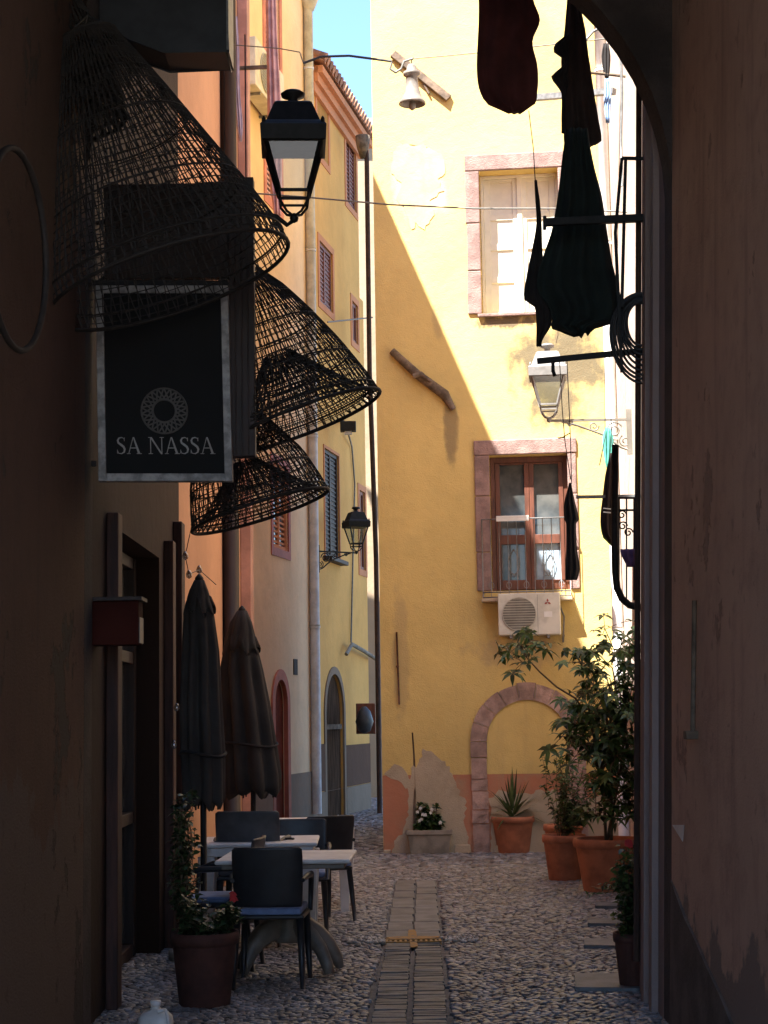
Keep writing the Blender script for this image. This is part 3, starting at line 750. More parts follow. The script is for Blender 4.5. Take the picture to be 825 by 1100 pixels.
pk = MB(); pk.fbox(OW, 19.5, 19.87, .001, .12, .1, 11.3)
obj('corner_pilaster', pk, mat('dusty_pink_paint', (.5,.27,.2), .85), OH, bevel=.01)

# ================================================================== passage house over the camera
PH = thing('passage_house', 'dark house forming the arched passage that frames the view', 'house', (0, 9.3, 0))
XL, XR, YF, YB = -1.6, 1.5, 9.3, 1.0
XL = -1.585
def xr(z): return 1.43 + .035*z
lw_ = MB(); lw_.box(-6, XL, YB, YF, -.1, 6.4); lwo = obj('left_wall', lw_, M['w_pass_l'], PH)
rw_ = MB(); rw_.prism([(xr(-.1), YB, -.1), (xr(6.4), YB, 6.4), (6, YB, 6.4), (6, YB, -.1)], (0, YF-YB, 0)); obj('right_wall', rw_, M['w_pass_r'], PH)
va = MB(); n = 28; cx = 0; rv = 1.585
prof = [(cx - rv*math.cos(PI*k/n), 4.43 + rv*math.sin(PI*k/n)) for k in range(n+1)]
outer = [(-6, -.1), (XL, -.1)] + prof + [(xr(-.1), -.1), (6, -.1), (6, 11.5), (-6, 11.5)]
PF = Fr(0, YF, 1, 0, 0, -1)
va.panel(PF, outer, [], -.002, -.25); 
for i in range(len(va.sm)): va.sm[i] = False
obj('unseen_ceiling', MB().box(-6, 6, YB, YF, 6.402, 11.5), M['w_pass_l'], PH)  # unseen slab kept overhead to block direct sun from the right wall
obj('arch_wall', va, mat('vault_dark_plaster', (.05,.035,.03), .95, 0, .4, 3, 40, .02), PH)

# plinth on the near right wall, conduit, paper
plr = MB(); poly = [(735,960),(745,985),(758,1010),(772,1040),(788,1072),(802,1104)]
tp = [PXp(u, v, XR-.015) for u, v in poly]
pts = [Vector((xr(p.z)-.001, p.y, p.z)) for p in tp]
pts = pts + [Vector((xr(0)-.001, pts[-1].y-.4, -.05)), Vector((xr(0)-.001, YF-.01, -.05)), Vector((xr(1)-.001, YF-.01, pts[0].z+.05))]
plr.prism(pts, (-.014,0,0)); obj('dark_plinth', plr, mat('damp_dark_plaster', (.10,.075,.065), .95, 0, .4, 4, 50, .01), PH)
cd_ = MB(); p = PXp(745, 645, XR-.02); q_ = PXp(748, 785, XR-.02)
cd_.tube([(xr(p.z)-.02, p.y, p.z), (xr(q_.z)-.02, q_.y, q_.z)], .012, 8)
ct = thing('conduit', 'thin grey cable conduit with a small tan junction box on the near right wall', 'conduit', (XR-.02, q_.y, q_.z-.04))
obj('tube', cd_, M['wood_grey'], ct); obj('junction_box', MB().box(xr(q_.z)-.06, xr(q_.z), q_.y-.04, q_.y+.04, q_.z-.04, q_.z), M['wood_old'], ct, bevel=.004)
pp = [PXp(u, v, XR-.005) for u, v in ((729,886),(742,886),(741,904))]
tag(obj('paper_notice', MB().prism([(xr(a.z)-.003, a.y, a.z) for a in pp], (-.002,0,0)), M['white_resin']), 'torn white scrap of paper on the near right wall', 'paper')
# right neighbour: short mauve wall, then right house further back
SH = thing('narrow_house', 'dark mauve-brown house edge on the right just beyond the arch', 'house', (1.6, 10, 0))
e = P(688, 500, 10.45).x
sh = MB(); sh.prism([(xr(-.1), YF+.254, -.1), (xr(11.5), YF+.254, 11.5), (6, YF+.254, 11.5), (6, YF+.254, -.1)], (0, 10.45-YF-.254, 0)); obj('wall', sh, M['w_right'], SH)
for y in (9.75, 10.05): obj('pilaster_strip', MB().prism([(xr(0)-.035, y, 0), (xr(9)-.035, y, 9), (xr(9)+.02, y, 9), (xr(0)+.02, y, 0)], (0,.1,0)), M['w_right'], SH, bevel=.005)
pv = MB(); pv.tube([(xr(.2)-.04, 10.3, .2), (xr(9)-.04, 10.3, 9)], .018, 8); tag(obj('downpipe', pv, M['brown_pipe']), 'thin dark vertical pipe at the edge of the dark right wall', 'downpipe')
RH = thing('right_house', 'pale pinkish house along the right side behind the potted shrubs', 'house', (2.6, 16, 0))
rh = MB(); rh.panel(Fr(0,0,1,0,0,-1), [(0,0),(1,0),(1,1)], [], 0, .001); rh = MB()
rp = [(2.66,20.35),(2.40,16.3),(2.36,10.46),(6,10.46),(6,20.35)]
rh.prism([(x,y,-.1) for x,y in rp], (0,0,12)); obj('wall', rh, M['w_rightlit'], RH)
pw = MB(); q0 = RW.pix(662, 400)[0]; pw.tube([RW.pt(q0,.07,.3), RW.pt(q0,.07,11)], .06, 12)
for z in (2.5,4.6,6.8,8.8): pw.tube([RW.pt(q0,.07,z), RW.pt(q0,.07,z+.04)], .068, 12)
tag(obj('downpipe', pw, M['white']), 'sunlit white downpipe at the right end of the yellow wall', 'downpipe')

# ================================================================== lanterns
def lantern_head(root):
    """four-sided street lantern, foot at z=0, .75 m tall"""
    def sq(w, z): return [(-w,-w,z),(w,-w,z),(w,w,z),(-w,w,z)]
    def hull(m, ws):
        vs = [p for w, z in ws for p in sq(w, z)]; fs = [(i*4+k, i*4+(k+1) % 4, i*4+4+(k+1) % 4, i*4+4+k) for i in range(len(ws)-1) for k in range(4)]
        fs += [(3,2,1,0), tuple(len(vs)-4+k for k in range(4))]; m.add([Vector(p) for p in vs], fs)
    r = MB(); hull(r, [(.168,.41),(.182,.415),(.186,.50),(.170,.522),(.150,.535),(.105,.655),(.09,.665)])
    for sx in (-1,1):
        for sy in (-1,1): r.lathe([(.012,0),(.012,.02),(.004,.035)], (sx*.165,sy*.165,.515), 8)
    roof = obj('roof', r, M['iron'], root, bevel=.003)
    f = MB(); f.lathe([(.055,.66),(.03,.68),(.028,.705),(.066,.72),(.07,.735),(.05,.75),(.001,.757)], (0,0,0), 20); obj('finial', f, M['iron'], roof)
    g = MB(); wt, wb, zt_, zb_ = .150, .082, .41, .15
    for sx in (-1,1):
        for sy in (-1,1): g.beam((sx*wt,sy*wt,zt_), (sx*wb,sy*wb,zb_), .018)
        g.beam((sx*wb,-wb,zb_),(sx*wb,wb,zb_),.016); g.beam((-wb,sx*wb,zb_),(wb,sx*wb,zb_),.016)
        g.beam((sx*wb*.9,-wb*.9,zb_-.045),(sx*wb*.9,wb*.9,zb_-.045),.012); g.beam((-wb*.9,sx*wb*.9,zb_-.045),(wb*.9,sx*wb*.9,zb_-.045),.012)
        for sy in (-1,1):
            g.tube([(sx*wb,sy*wb,zb_),(sx*wb*.92,sy*wb*.92,zb_-.06),(sx*wb*.5,sy*wb*.5,zb_-.11),(0,0,.02)], .008, 6)
    g.lathe([(.001,-.02),(.02,-.01),(.026,.01),(.014,.035),(.001,.04)], (0,0,0), 12)
    obj('frame', g, M['iron'], root)
    p = MB()
    for k in range(4):
        a = k*PI/2; c, s = math.cos(a), math.sin(a)
        def rt(x, y, z): return (x*c-y*s, x*s+y*c, z)
        p.add([rt(-wb,-wb,zb_), rt(wb,-wb,zb_), rt(wt,-wt,zt_), rt(-wt,-wt,zt_)], [(0,1,2,3)])
    obj('glass_panes', p, M['glass'], root)
    b = MB().lathe([(.001,.36),(.02,.36),(.03,.33),(.04,.28),(.03,.23),(.001,.22)], (0,0,0), 14)
def spiral(c, r0, turns, ax, up=Vector((0,0,1)), sgn=1, n=18, start=0):
    return [c + ax*(r0*(1-k/n*.75)*math.cos(start+sgn*turns*2*PI*k/n)) + up*(r0*(1-k/n*.75)*math.sin(start+sgn*turns*2*PI*k/n)) for k in range(n+1)]
def scroll_bracket(root, L, ax):
    """arm from foot (0,0,0) along ax to a wall plate at L"""
    m = MB(); ax = Vector(ax).normalized(); z = Vector((0,0,1))
    m.beam(Vector((0,0,0)), ax*L, .022, .022); m.beam(ax*(L-.01)+z*.10, ax*(L-.01)-z*.34, .05, .02, (0,1,0))
    m.tube([ax*.12-z*.01, ax*(L*.35)-z*.05, ax*(L*.65)-z*.14, ax*(L*.88)-z*.27, ax*(L)-z*.30], .011, 6)
    m.tube(spiral(ax*(L*.80)-z*.10, .085, 1.6, ax), .009, 6); m.tube(spiral(ax*(L*.55)-z*.06, .05, 1.4, ax, sgn=-1), .008, 6)
    m.tube(spiral(ax*(L*.93)-z*.21, .06, 1.4, ax, start=2), .008, 6); m.tube(spiral(ax*.20-z*.035, .03, 1.2, ax), .008, 6)
    b = obj('bracket', m, M['iron'], root); return b
l1 = thing('wall_lantern', 'large black wall lantern beside the hanging wicker traps', 'street lamp', group='old wall lanterns'); l1.rotation_euler.z = R(3)
lantern_head(l1)
l2p, l3p = P(383, 594, 28.5), P(590, 452, 16.8)
sL3 = RW.pix(682, 450)[0]
l2 = dup(l1, l2p, R(20), 'small far lantern on a scroll bracket against the orange-yellow house')
l3 = dup(l1, l3p, R(-6), 'pale grey-looking lantern on a scroll bracket in front of the sunlit yellow wall')
ga = mat('bounce_lit_grey_iron', (.22,.21,.2), .5, .1, .2, 12, 60, .001)  # iron lightened to stand in for bounced light on this lantern
for ch in l3.children_recursive:
    if 'glass' not in ch.name: ch.data = ch.data.copy(); ch.data.materials[0] = ga
Lb = 1.02
def rot_ax(a, rz): return Matrix.Rotation(-rz, 3, 'Z') @ Vector(a)
b3 = scroll_bracket(l3, 2.38-l3p.x, rot_ax((1,0,0), 0)); 
b3.location = (0,0,0); b3.rotation_euler.z = R(6); b3.data.materials[0] = mat('grey_scroll_iron', (.20,.18,.15), .5, .1)  # bracket lightened along with its lantern
wx = LW.pix(341, 597)[0]; wpnt = LW.pt(wx, 0, l2p.z); vec = wpnt - l2p; vec.z = 0
b2 = scroll_bracket(l2, vec.length, (1,0,0)); b2.rotation_euler.z = math.atan2(vec.y, vec.x) - R(20)
# mesh built around the parent's location: rebuild offset
for b_, root in ((b3, l3), (b2, l2)):
    off = wloc(root); 
    for v in b_.data.vertices: v.co += off
l1.location = P(316, 236, 9.75)
b1 = MB(); l1p = l1.location.copy()
b1.tube([l1p+Vector((0,0,.0)), l1p+Vector((-.04,0,-.03)), l1p+Vector((-.10,0,.02)), l1p+Vector((-.3,.0,.06)), l1p+Vector((-.7,.0,.03)), Vector((-1.6,l1p.y,l1p.z))], .014, 8)
b1.tube([l1p+Vector((-.5,0,.04)), Vector((-1.3,l1p.y,l1p.z-.12)), Vector((-1.6,l1p.y,l1p.z-.35))], .012, 8)
bo = obj('bracket', b1, M['iron'], l1); bo.rotation_euler.z = -R(3)
# small floodlight on yellow house
q = LW.w(374, 459, .35); fl = thing('floodlight', 'small dark floodlight high on the orange-yellow house above the far lantern', 'floodlight', q)
obj('housing', MB().box(q.x-.13,q.x+.13,q.y-.1,q.y+.1,q.z-.07,q.z+.09), M['iron'], fl, bevel=.01)
obj('arm', MB().beam(q, LW.w(368,452,0), .04), M['iron'], fl)
obj('lens', MB().box(q.x-.06,q.x+.06,q.y-.06,q.y+.06,q.z-.12,q.z-.071), M['white_resin'], fl)

# ================================================================== hanging sign, panels
YS = 9.5
def sign():
    a = P(103, 307, YS); b = P(245, 307, YS); c = P(245, 517, YS); d = P(106, 517, YS)
    ex = (b-a).normalized(); ez = (a-d).normalized(); W = (b-a).length; H = (a-d).length; n = ex.cross(ez).normalized()
    if n.y > 0: n = -n
    class SF: pass
    f = Fr(d.x, d.y, ex.x, ex.y, n.x, n.y); f.O = d.copy(); f.a = ex; f.n = n
    f.pt = lambda s, q, z: d + ex*s + n*q + ez*z
    t = thing('hanging_sign', 'black framed restaurant sign reading SA NASSA with a round basket emblem', 'sign', (d+c)/2)
    obj('panel', MB().fbox(f, .02, W-.02, -.05, 0, .02, H-.02), M['sign_black'], t)
    fm = MB(); w = .042
    fm.fbox(f, 0, w, -.055, .012, 0, H); fm.fbox(f, W-w, W, -.055, .012, 0, H); fm.fbox(f, w, W-w, -.055, .011, 0, w); fm.fbox(f, w, W-w, -.055, .011, H-w, H)
    obj('frame', fm, M['sign_frame'], t, bevel=.003)
    # serif lettering
    L = MB(); h = .105; base = H*(517-488)/210; h = .092; 
    def poly(x0, pts): L.panel(f, [(x0+px*h, base+py*h) for px, py in pts], [], .0015, .004)
    def A(x):
        poly(x, [(.08,0),(.13,0),(.40,1),(.36,1)]); poly(x, [(.36,1),(.44,1),(.80,0),(.66,0)]); poly(x, [(.20,.33),(.58,.33),(.57,.38),(.21,.38)])
        poly(x, [(0,0),(.22,0),(.22,.035),(0,.035)]); poly(x, [(.58,0),(.88,0),(.88,.035),(.58,.035)]); return .86
    def Nn(x):
        poly(x, [(.12,0),(.17,0),(.17,1),(.12,1)]); poly(x, [(.10,1),(.22,1),(.84,0),(.78,-.02),(.70,.05)]); poly(x, [(.78,0),(.83,0),(.83,1),(.78,1)])
        poly(x, [(.02,0),(.27,0),(.27,.035),(.02,.035)]); poly(x, [(0,.965),(.2,.965),(.2,1),(0,1)]); poly(x, [(.68,.965),(.93,.965),(.93,1),(.68,1)]); return .96
    def Ss(x):
        cl = [(.47,.80),(.44,.93),(.30,.985),(.15,.94),(.08,.80),(.12,.66),(.27,.55),(.42,.43),(.49,.28),(.45,.11),(.30,.015),(.13,.04),(.06,.20)]
        wd = [.015,.02,.03,.04,.055,.06,.065,.065,.06,.045,.03,.02,.015]
        lft, rgt = [], []
        for i, (px, py) in enumerate(cl):
            q0 = cl[max(0,i-1)]; q1 = cl[min(len(cl)-1,i+1)]; tx, ty = q1[0]-q0[0], q1[1]-q0[1]; l = math.hypot(tx,ty); nx, ny = -ty/l, tx/l
            lft.append((px+nx*wd[i], py+ny*wd[i])); rgt.append((px-nx*wd[i], py-ny*wd[i]))
        for i in range(len(cl)-1): poly(x, [lft[i], lft[i+1], rgt[i+1], rgt[i]])
        poly(x, [(.45,.76),(.49,.76),(.49,.98),(.45,.95)]); poly(x, [(.04,.04),(.075,.02),(.075,.26),(.04,.24)]); return .60
    tw = sum((.60,.86,.38,.96,.86,.60,.60,.86))*h*1.02; x = W*.5 - tw/2 + .005
    for fn in (Ss, A, None, Nn, A, Ss, Ss, A): x += (.38 if fn is None else fn(x))*h*1.02
    obj('lettering', L, M['sign_letter'], t)
    E = MB(); ecx = W*.5; ecz = H*(517-442)/210; r0, r1 = .062, .125
    for k in range(22):
        a0 = 2*PI*k/22; 
        for q in (-1, 1):
            da = q*.42; hw = .006
            p0 = Vector((ecx+r0*math.cos(a0), ecz+r0*math.sin(a0))); p1 = Vector((ecx+r1*math.cos(a0+da), ecz+r1*math.sin(a0+da))); tt = (p1-p0).normalized(); nn = Vector((-tt.y, tt.x))*hw*.7
            E.panel(f, [tuple(p0+nn), tuple(p0-nn), tuple(p1-nn), tuple(p1+nn)], [], .0012+.0001*k, .003+.0001*k)
    for r in (r0, r1): E.tube([f.pt(ecx+r*math.cos(q), .002, ecz+r*math.sin(q)) for q in np.linspace(0,2*PI,33)[:-1]], .005, 5, closed=True)
    obj('basket_emblem', E, M['sign_faint'], t)
    arm = MB(); arm.beam(f.pt(-.02, -.03, H+.02), f.pt(W, -.03, H+.02), .03, .03); arm.beam(f.pt(-.02,-.03,H+.02), Vector((XL-.02, YS, f.pt(0,0,H).z+.02)), .03, .03)
    arm.beam(f.pt(-.02, -.03, .1), Vector((XL-.04, YS, f.pt(0,0,.1).z)), .03, .03)
    obj('wall_bracket', arm, M['iron'], t)
sign()
def hung_panel(u0, v0, u1, v1, Y, th, mt, label, name='guessed_board', cat='board'):  # guessed dark slab filling an area too dark to read
    a = P(u0, v1, Y); b = P(u1, v0, Y); m = MB(); m.box(a.x, b.x, Y, Y+th, a.z, b.z)
    for k in range(1, 4):
        x = a.x+(b.x-a.x)*k/4; m.box(x-.004, x+.004, Y-.006, Y-.0005, a.z+.01, b.z-.01)
    return tag(obj(name, m, mt, bevel=.006), label, cat)
hung_panel(247, 190, 272, 490, 9.62, .10, M['wood_dark'], 'tall narrow dark board, guessed from a very dark area, hanging right behind the black framed sign')
hung_panel(112, 196, 246, 300, 9.7, .06, M['wood_dark'], 'wide dark board, guessed from a very dark area, above the black framed sign behind the wicker traps')

# top-left lamp box
q = P(215, 58, 9.2)
tb = thing('wall_floodlight', 'big dark lamp housing at the top edge above the wicker traps', 'lamp', q)
m = MB(); a = P(176, 54, 9.2); b = P(243, 0, 9.2)
pr = [(a.x, 0), (a.x+.03, .10), (a.x+.12,.2),(a.x, .45), (b.x, .45), (b.x, 0), (b.x-.02,-.0)]
m.prism([(x, 9.2, a.z+z) for x, z in [(a.x-.35,.42),(a.x-.35,.12),(a.x,.0),(b.x,0),(b.x,.62),(a.x,.62)]], (0,.30,0))
obj('housing', m, M['black_resin'], tb, bevel=.015)
obj('lit_side_plate', MB().box(b.x+.001, b.x+.012, 9.19, 9.51, a.z-.004, a.z+.63), M['iron_grey'], tb)  # grey plate stands in for light on the side of the housing
obj('mount', MB().beam((a.x-.3, 9.35, a.z+.3), (XL-.03, 9.35, a.z+.3), .05), M['iron'], tb)

# ================================================================== wicker fish traps
def trap(cpx, Y, Rr, H, tilt, prof, label, funnel=.45, nl=60, nr=22, wr=.0032, top=None, yt=0):
    c = P(cpx[0], cpx[1], Y); th = R(tilt)
    rot = Matrix.Rotation(R(yt), 3, 'X') @ Matrix.Rotation(th, 3, 'Y')
    ax = rot @ Vector((0,0,1))
    t = thing('fish_trap', label, 'fish trap', c, group='wicker fish traps hanging at the left')
    def rad(q):
        for (q0, r0), (q1, r1) in zip(prof, prof[1:]):
            if q <= q1: k = (q-q0)/(q1-q0); return (r0 + (r1-r0)*k)*Rr
        return prof[-1][1]*Rr
    def pt(a, q, rfn=rad, hs=1): r = rfn(q); return c + rot @ Vector((r*math.cos(a), r*math.sin(a), H*q*hs))
    def net(rfn, hs, nl, nr, wr, name, twist):
        m = MB()
        for k in range(nl):
            a0 = 2*PI*k/nl
            for sg in ((1, -1) if twist else (0,)):
                seg = 14; j = [random.gauss(0, .004) for _ in range(seg+1)]
                m.tube([pt(a0+sg*twist*q/seg+j[q], q/seg, rfn, hs) for q in range(seg+1)], wr, 3, caps=False)
        for i in range(1, nr):
            q = i/nr + random.gauss(0, .15)/nr; w = random.uniform(.7,1.2)*wr; ph = random.random()*6
            m.tube([pt(a, min(1,max(0,q+.0025*math.sin(3*a+ph))), rfn, hs) for a in np.linspace(0, 2*PI, 41)[:-1]], w, 3, closed=True)
        return obj(name, m, M['wicker'], t)
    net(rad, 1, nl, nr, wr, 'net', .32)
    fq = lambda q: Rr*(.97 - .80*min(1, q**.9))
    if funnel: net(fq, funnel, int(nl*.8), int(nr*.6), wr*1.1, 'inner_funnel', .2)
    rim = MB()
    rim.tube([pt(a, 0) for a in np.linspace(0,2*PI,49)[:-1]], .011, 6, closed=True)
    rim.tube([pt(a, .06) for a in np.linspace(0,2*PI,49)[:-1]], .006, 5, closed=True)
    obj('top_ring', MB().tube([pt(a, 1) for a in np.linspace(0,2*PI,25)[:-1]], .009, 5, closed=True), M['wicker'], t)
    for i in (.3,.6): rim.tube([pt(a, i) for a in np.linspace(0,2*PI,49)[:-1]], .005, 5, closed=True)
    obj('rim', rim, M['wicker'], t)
    cd = MB(); tp = pt(0,1)*.5 + pt(PI,1)*.5
    for k in range(3): cd.tube([pt(k*2.1, 1), tp+Vector((0,0,.12))], .004, 4)
    cd.tube([tp+Vector((0,0,.12)), Vector((tp.x, tp.y, max(tp.z+.15, top or 5.6)))], .004, 4); obj('hanging_cord', cd, M['cable'], t)
    return t
pA = [(0,1),(.05,1.0),(.25,.86),(.5,.66),(.75,.46),(1,.24)]
pB = [(0,1),(.15,.93),(.4,.77),(.65,.57),(.85,.38),(1,.18)]
pC = [(0,1),(.15,.95),(.4,.83),(.7,.55),(.9,.33),(1,.16)]
trap((182,303), 8.7, .63, 1.35, -18, pA, 'largest wicker fish trap, hanging in front of the top of the black sign', funnel=0, nl=74, nr=34, wr=.0034, top=5.0)
trap((325,452), 10.0, .475, .92, -20, pB, 'dark bell-shaped wicker trap reaching furthest right into the alley', nl=62, nr=28, wr=.0033)
trap((280,549), 10.5, .425, .70, -17, pC, 'lowest small wicker trap under the other ones beside the sign', nl=54, nr=22, wr=.0032)
trap((62,130), 9.0, .36, .9, -6, pC, 'dark wicker trap in deep shade at the upper left corner', nl=50, nr=20, wr=.0045, top=5.2)
hoop = MB(); hc = Vector((XL+.06, 6.98, P(5,290,7.3).z))
hoop.tube([hc+Vector((.06+.05*math.cos(a), .34*math.cos(a), .41*math.sin(a))) for a in np.linspace(0,2*PI,41)[:-1]], .014, 8, closed=True)
tag(obj('hoop', hoop, M['wicker']), 'dark round hoop leaning on the near left wall at the picture edge', 'hoop')

# mailbox
q = P(138, 668, 9.75); mbx = thing('mailbox', 'dark red metal mailbox tilted on the wall below the black sign', 'mailbox', (q.x, q.y, q.z-.14))
m = MB(); m.box(XL-.03, q.x+.07, 9.65, 9.82, q.z-.13, q.z+.11); obj('box', m, dull(mat('dark_red_metal', (.055,.014,.010), .9)), mbx, bevel=.008)
m = MB(); m.prism([(XL-.03,9.62,q.z+.111),(q.x+.09,9.62,q.z+.111),(q.x+.09,9.85,q.z+.111),(XL-.03,9.85,q.z+.111)], (0,0,.02)); obj('lid', m, M['wood_dark'], mbx)
obj('pale_edge', MB().box(q.x+.071, q.x+.076, 9.66, 9.80, q.z-.12, q.z+.02), M['resin_beige'], mbx)  # thin beige plate low on the street side of the box

# ================================================================== laundry
def garment(name, rows, Y, th, mt, label, cat='clothing', folds=5, amp=.35, group='dark laundry hanging at the right', parent=None, yd=0, seed=0, jag=0, layer=None):
    random.seed(seed+11)
    # resample rows
    rs = []
    for (v0,a0,b0), (v1,a1,b1) in zip(rows, rows[1:]):
        i_ = rows.index((v0,a0,b0)); pm = rows[max(0,i_-1)]; pn = rows[min(len(rows)-1,i_+2)]
        n = max(2, int(abs(v1-v0)/5))
        def cr(w,x,y,z,q): return .5*((2*x)+(-w+y)*q+(2*w-5*x+4*y-z)*q*q+(-w+3*x-3*y+z)*q**3)
        for k in range(n): q = k/n; rs.append((v0+(v1-v0)*q, cr(pm[1],a0,a1,pn[1],q), cr(pm[2],b0,b1,pn[2],q)))
    rs.append(rows[-1]); rings = []; n = 60; V = len(rs)
    for i, (v, a, b) in enumerate(rs):
        L = P(a, v, Y); Rt = P(b, v, Y); c = (L+Rt)/2; hw = (Rt-L)/2; k = i/V; ring = []
        tk = th*(.45+.55*min(1, hw.length/.12))
        for j in range(n):
            A = 2*PI*j/n; x = math.cos(A); y = math.sin(A)
            f = 1 + amp*math.sin(folds*x*2.2 + 1.3*math.sin(k*3+seed) + seed)*(.3+.7*k)
            f2 = .4*math.sin(11*x+seed+k*2)
            p = c + hw*x + Vector((0, tk*(y*(.55+.25*f) + .8*amp*math.sin(folds*x*1.7+seed+k*1.5) + .12*f2), 0))
            p.y += yd*k
            if jag and i >= V-2: p.z += jag*math.sin(7*x+seed)*.5
            ring.append(p)
        rings.append(ring)
    m = MB(); m.loft(rings); o = obj(name, m, mt, parent)
    if parent is None: tag(o, label, cat, group)
    random.seed(seed+99)
    return o
garment('hanging_shirt', [(-25,512,574),(0,514,573),(22,514,580),(45,513,572),(70,512,577),(88,513,578),(100,516,577),(112,524,575),(121,545,562)], 10.6, .05, M['cloth_maroon'], 'dark maroon garment hanging left of the long black laundry at the top', jag=.0, seed=1)
garment('hanging_scarf', [(-25,610,622),(0,609,622),(25,607,627),(35,606,629),(60,603,632),(72,603,634),(100,604,638),(130,606,643),(152,606,646),(156,612,640)], 10.7, .06, M['cloth_brown'], 'brown narrow garment gathered at the top above the big black dress', seed=2)
garment('trouser_leg', [(38,607,614),(46,597,611),(56,595,611),(64,606,612),(72,603,611),(82,592,609),(92,598,610),(100,603,608),(125,603,606),(143,603,607)], 10.65, .025, M['cloth_dark'], 'small twisted dark cloth sticking out left of the brown garment', seed=4)
garment('hanging_dress', [(140,607,632),(175,603,638),(210,599,647),(250,592,653),(280,582,658),(300,577,663),(315,579,667),(330,590,668),(345,593,664),(352,593,640),(359,614,632)], 10.45, .08, M['cloth_black'], 'big black flared dress hanging in front of the upper window', seed=3, jag=.03, folds=6)
garment('hanging_blouse', [(194,574,577),(215,575,580),(240,576,582),(270,571,583),(300,565,586),(322,563,590),(330,574,592),(350,576,592),(365,576,583),(372,576,582)], 10.5, .035, M['cloth_dark'], 'slim black cloth hanging left of the big flared dress', seed=5)
garment('hanging_sock', [(519,611,614),(540,606,618),(558,606,622),(562,608,619),(590,608,620),(612,607,623),(623,607,620)], 14.0, .05, M['cloth_dark'], 'narrow black garment hanging right of the lower brown window', seed=6)
garment('hanging_shirt', [(487,655,658),(510,650,662),(535,647,664),(555,645,665),(575,648,664),(583,655,663)], 14.0, .05, M['cloth_cloth'] if 'cloth_cloth' in M else M['cloth_brown'], 'dark shirt with two white bands hanging near the black bent pipe', seed=7)
garment('hanging_towel', [(550,645,656),(565,645,658),(578,648,662),(586,656,662)], 14.15, .04, M['cloth_green'], 'green cloth peeking out under the dark banded shirt', seed=8, group=None)
garment('hanging_towel', [(459,650,655),(470,647,659),(485,648,658),(497,650,655),(505,652,655)], 15.0, .04, M['cloth_teal'], 'teal cloth hanging under the scroll bracket of the right lantern', seed=9, group=None)
garment('hanging_towel', [(84,650,655),(100,649,657),(118,649,656),(132,651,655)], 13.5, .03, M['cloth_blue'], 'pale blue cloth high up at the right near the arch edge', seed=10, group=None)
garment('hanging_towel', [(47,648,654),(60,646,656),(78,648,655),(84,650,654)], 13.4, .03, M['cloth_dark'], 'small black cloth just above the pale blue cloth', seed=12, group=None)
garment('hanging_bag', [(590,666,684),(596,667,684),(604,671,683),(609,674,680)], 13.0, .04, M['cloth_purple'], 'small purple cloth over the iron railing at the right', seed=13, group=None)
bnd = MB()
for v in (546, 550): bnd.beam(P(648, v, 13.94), P(658, v+1, 13.94), .012, .008)
obj('white_bands', bnd, M['white'], bpy.data.objects['hanging_shirt.001'])
# on the left
garment('hanging_towel', [(18,250,255),(50,251,257),(100,252,258),(135,254,261),(152,257,260)], 18.0, .05, M['cloth_lilac'], 'long lilac cloth hanging in front of the cream house at upper left', seed=14, group=None)
garment('hanging_curtain', [(-30,285,296),(40,286,298),(110,287,302),(160,288,303),(200,290,303),(232,294,302)], 18.2, .07, M['cloth_pink'], 'long dusty pink cloth hanging left of the large black lantern', 'curtain', seed=15, group=None)
dr_ = MB(); dr_.beam(Vector((-1.6, 18.1, P(240,74,18.1).z)), P(287,72,18.1), .035, .035)
tag(obj('drying_rod', dr_, M['wood_grey']), 'brown horizontal rod holding the lilac and pink cloths at upper left', 'rod')
s_ = LW.rect(252, 62, 284, 112); ac_unit(LW, (s_[0], s_[1], s_[2], s_[3]), .3, 'old white air conditioner high on the cream house behind the lilac cloth', logo=False)

# lines and cables
def wire(pts, r, label, mt='cable', name='cable', cat='cable', sag=.0, group=None):
    ps = []
    for a, b in zip(pts, pts[1:]):
        for k in range(8): q = k/8; p = a.lerp(b, q); p.z -= sag*4*q*(1-q); ps.append(p)
    ps.append(pts[-1]); return tag(obj(name, MB().tube(ps, r, 5), M[mt]), label, cat, group)
wire([P(326,68,17), P(345,61,17), P(375,60,17), P(421,66,17)], .013, 'dark cable crossing the strip of sky to the bell')
wire([P(421,66,17), P(419,74,17), P(425,78,17), P(431,74,17), P(434,66,17), P(444,63,17)], .012, 'looped end of cable beside the bell', 'cable_grey')
wire([P(444,63,17), P(480,60,16.5), P(520,56,16), P(665,40,14.5)], .006, 'thin wire running right from the bell across the alley', 'cable_grey')
wire([P(326,68,17), P(322,56,17), P(300,52,17), P(236,47,17)], .006, 'thin wire in front of the cream house at the top', 'cable_grey')
wire([Vector((-1.6,17.5,P(250,205,17.5).z)), P(330,212,17.5), P(420,220,17.4), P(510,224,17.3), P(600,224,17.2), P(678,228,17)], .009, 'long grey cable stretched across the alley in front of the upper window', 'cable_grey')
wire([LW.w(352,346,.1), LW.w(400,341,.25)], .014, 'short grey cable at the far yellow house near the brown pipe', 'cable_grey')
wire([LW.w(374,465,.1), LW.w(378,480,.03), LW.w(381,520,.03), LW.w(379,600,.03), LW.w(377,690,.03)], .016, 'cable running down the orange-yellow house below the floodlight', 'cable_grey')
wire([P(568,119,10.6), P(573,160,10.55), P(575,196,10.5)], .003, 'thin cord holding the slim black cloth', 'cable', 'cord', 'cord')
wire([P(470,-12,10.6), P(690,-22,10.6)], .004, 'clothesline across the alley at the top of the picture', 'cable', 'clothesline', 'clothesline')
wire([P(613,515,14), P(607,475,14), P(604,440,14), P(601,385,14)], .004, 'thin cord above the narrow black garment', 'cable', 'cord', 'cord')
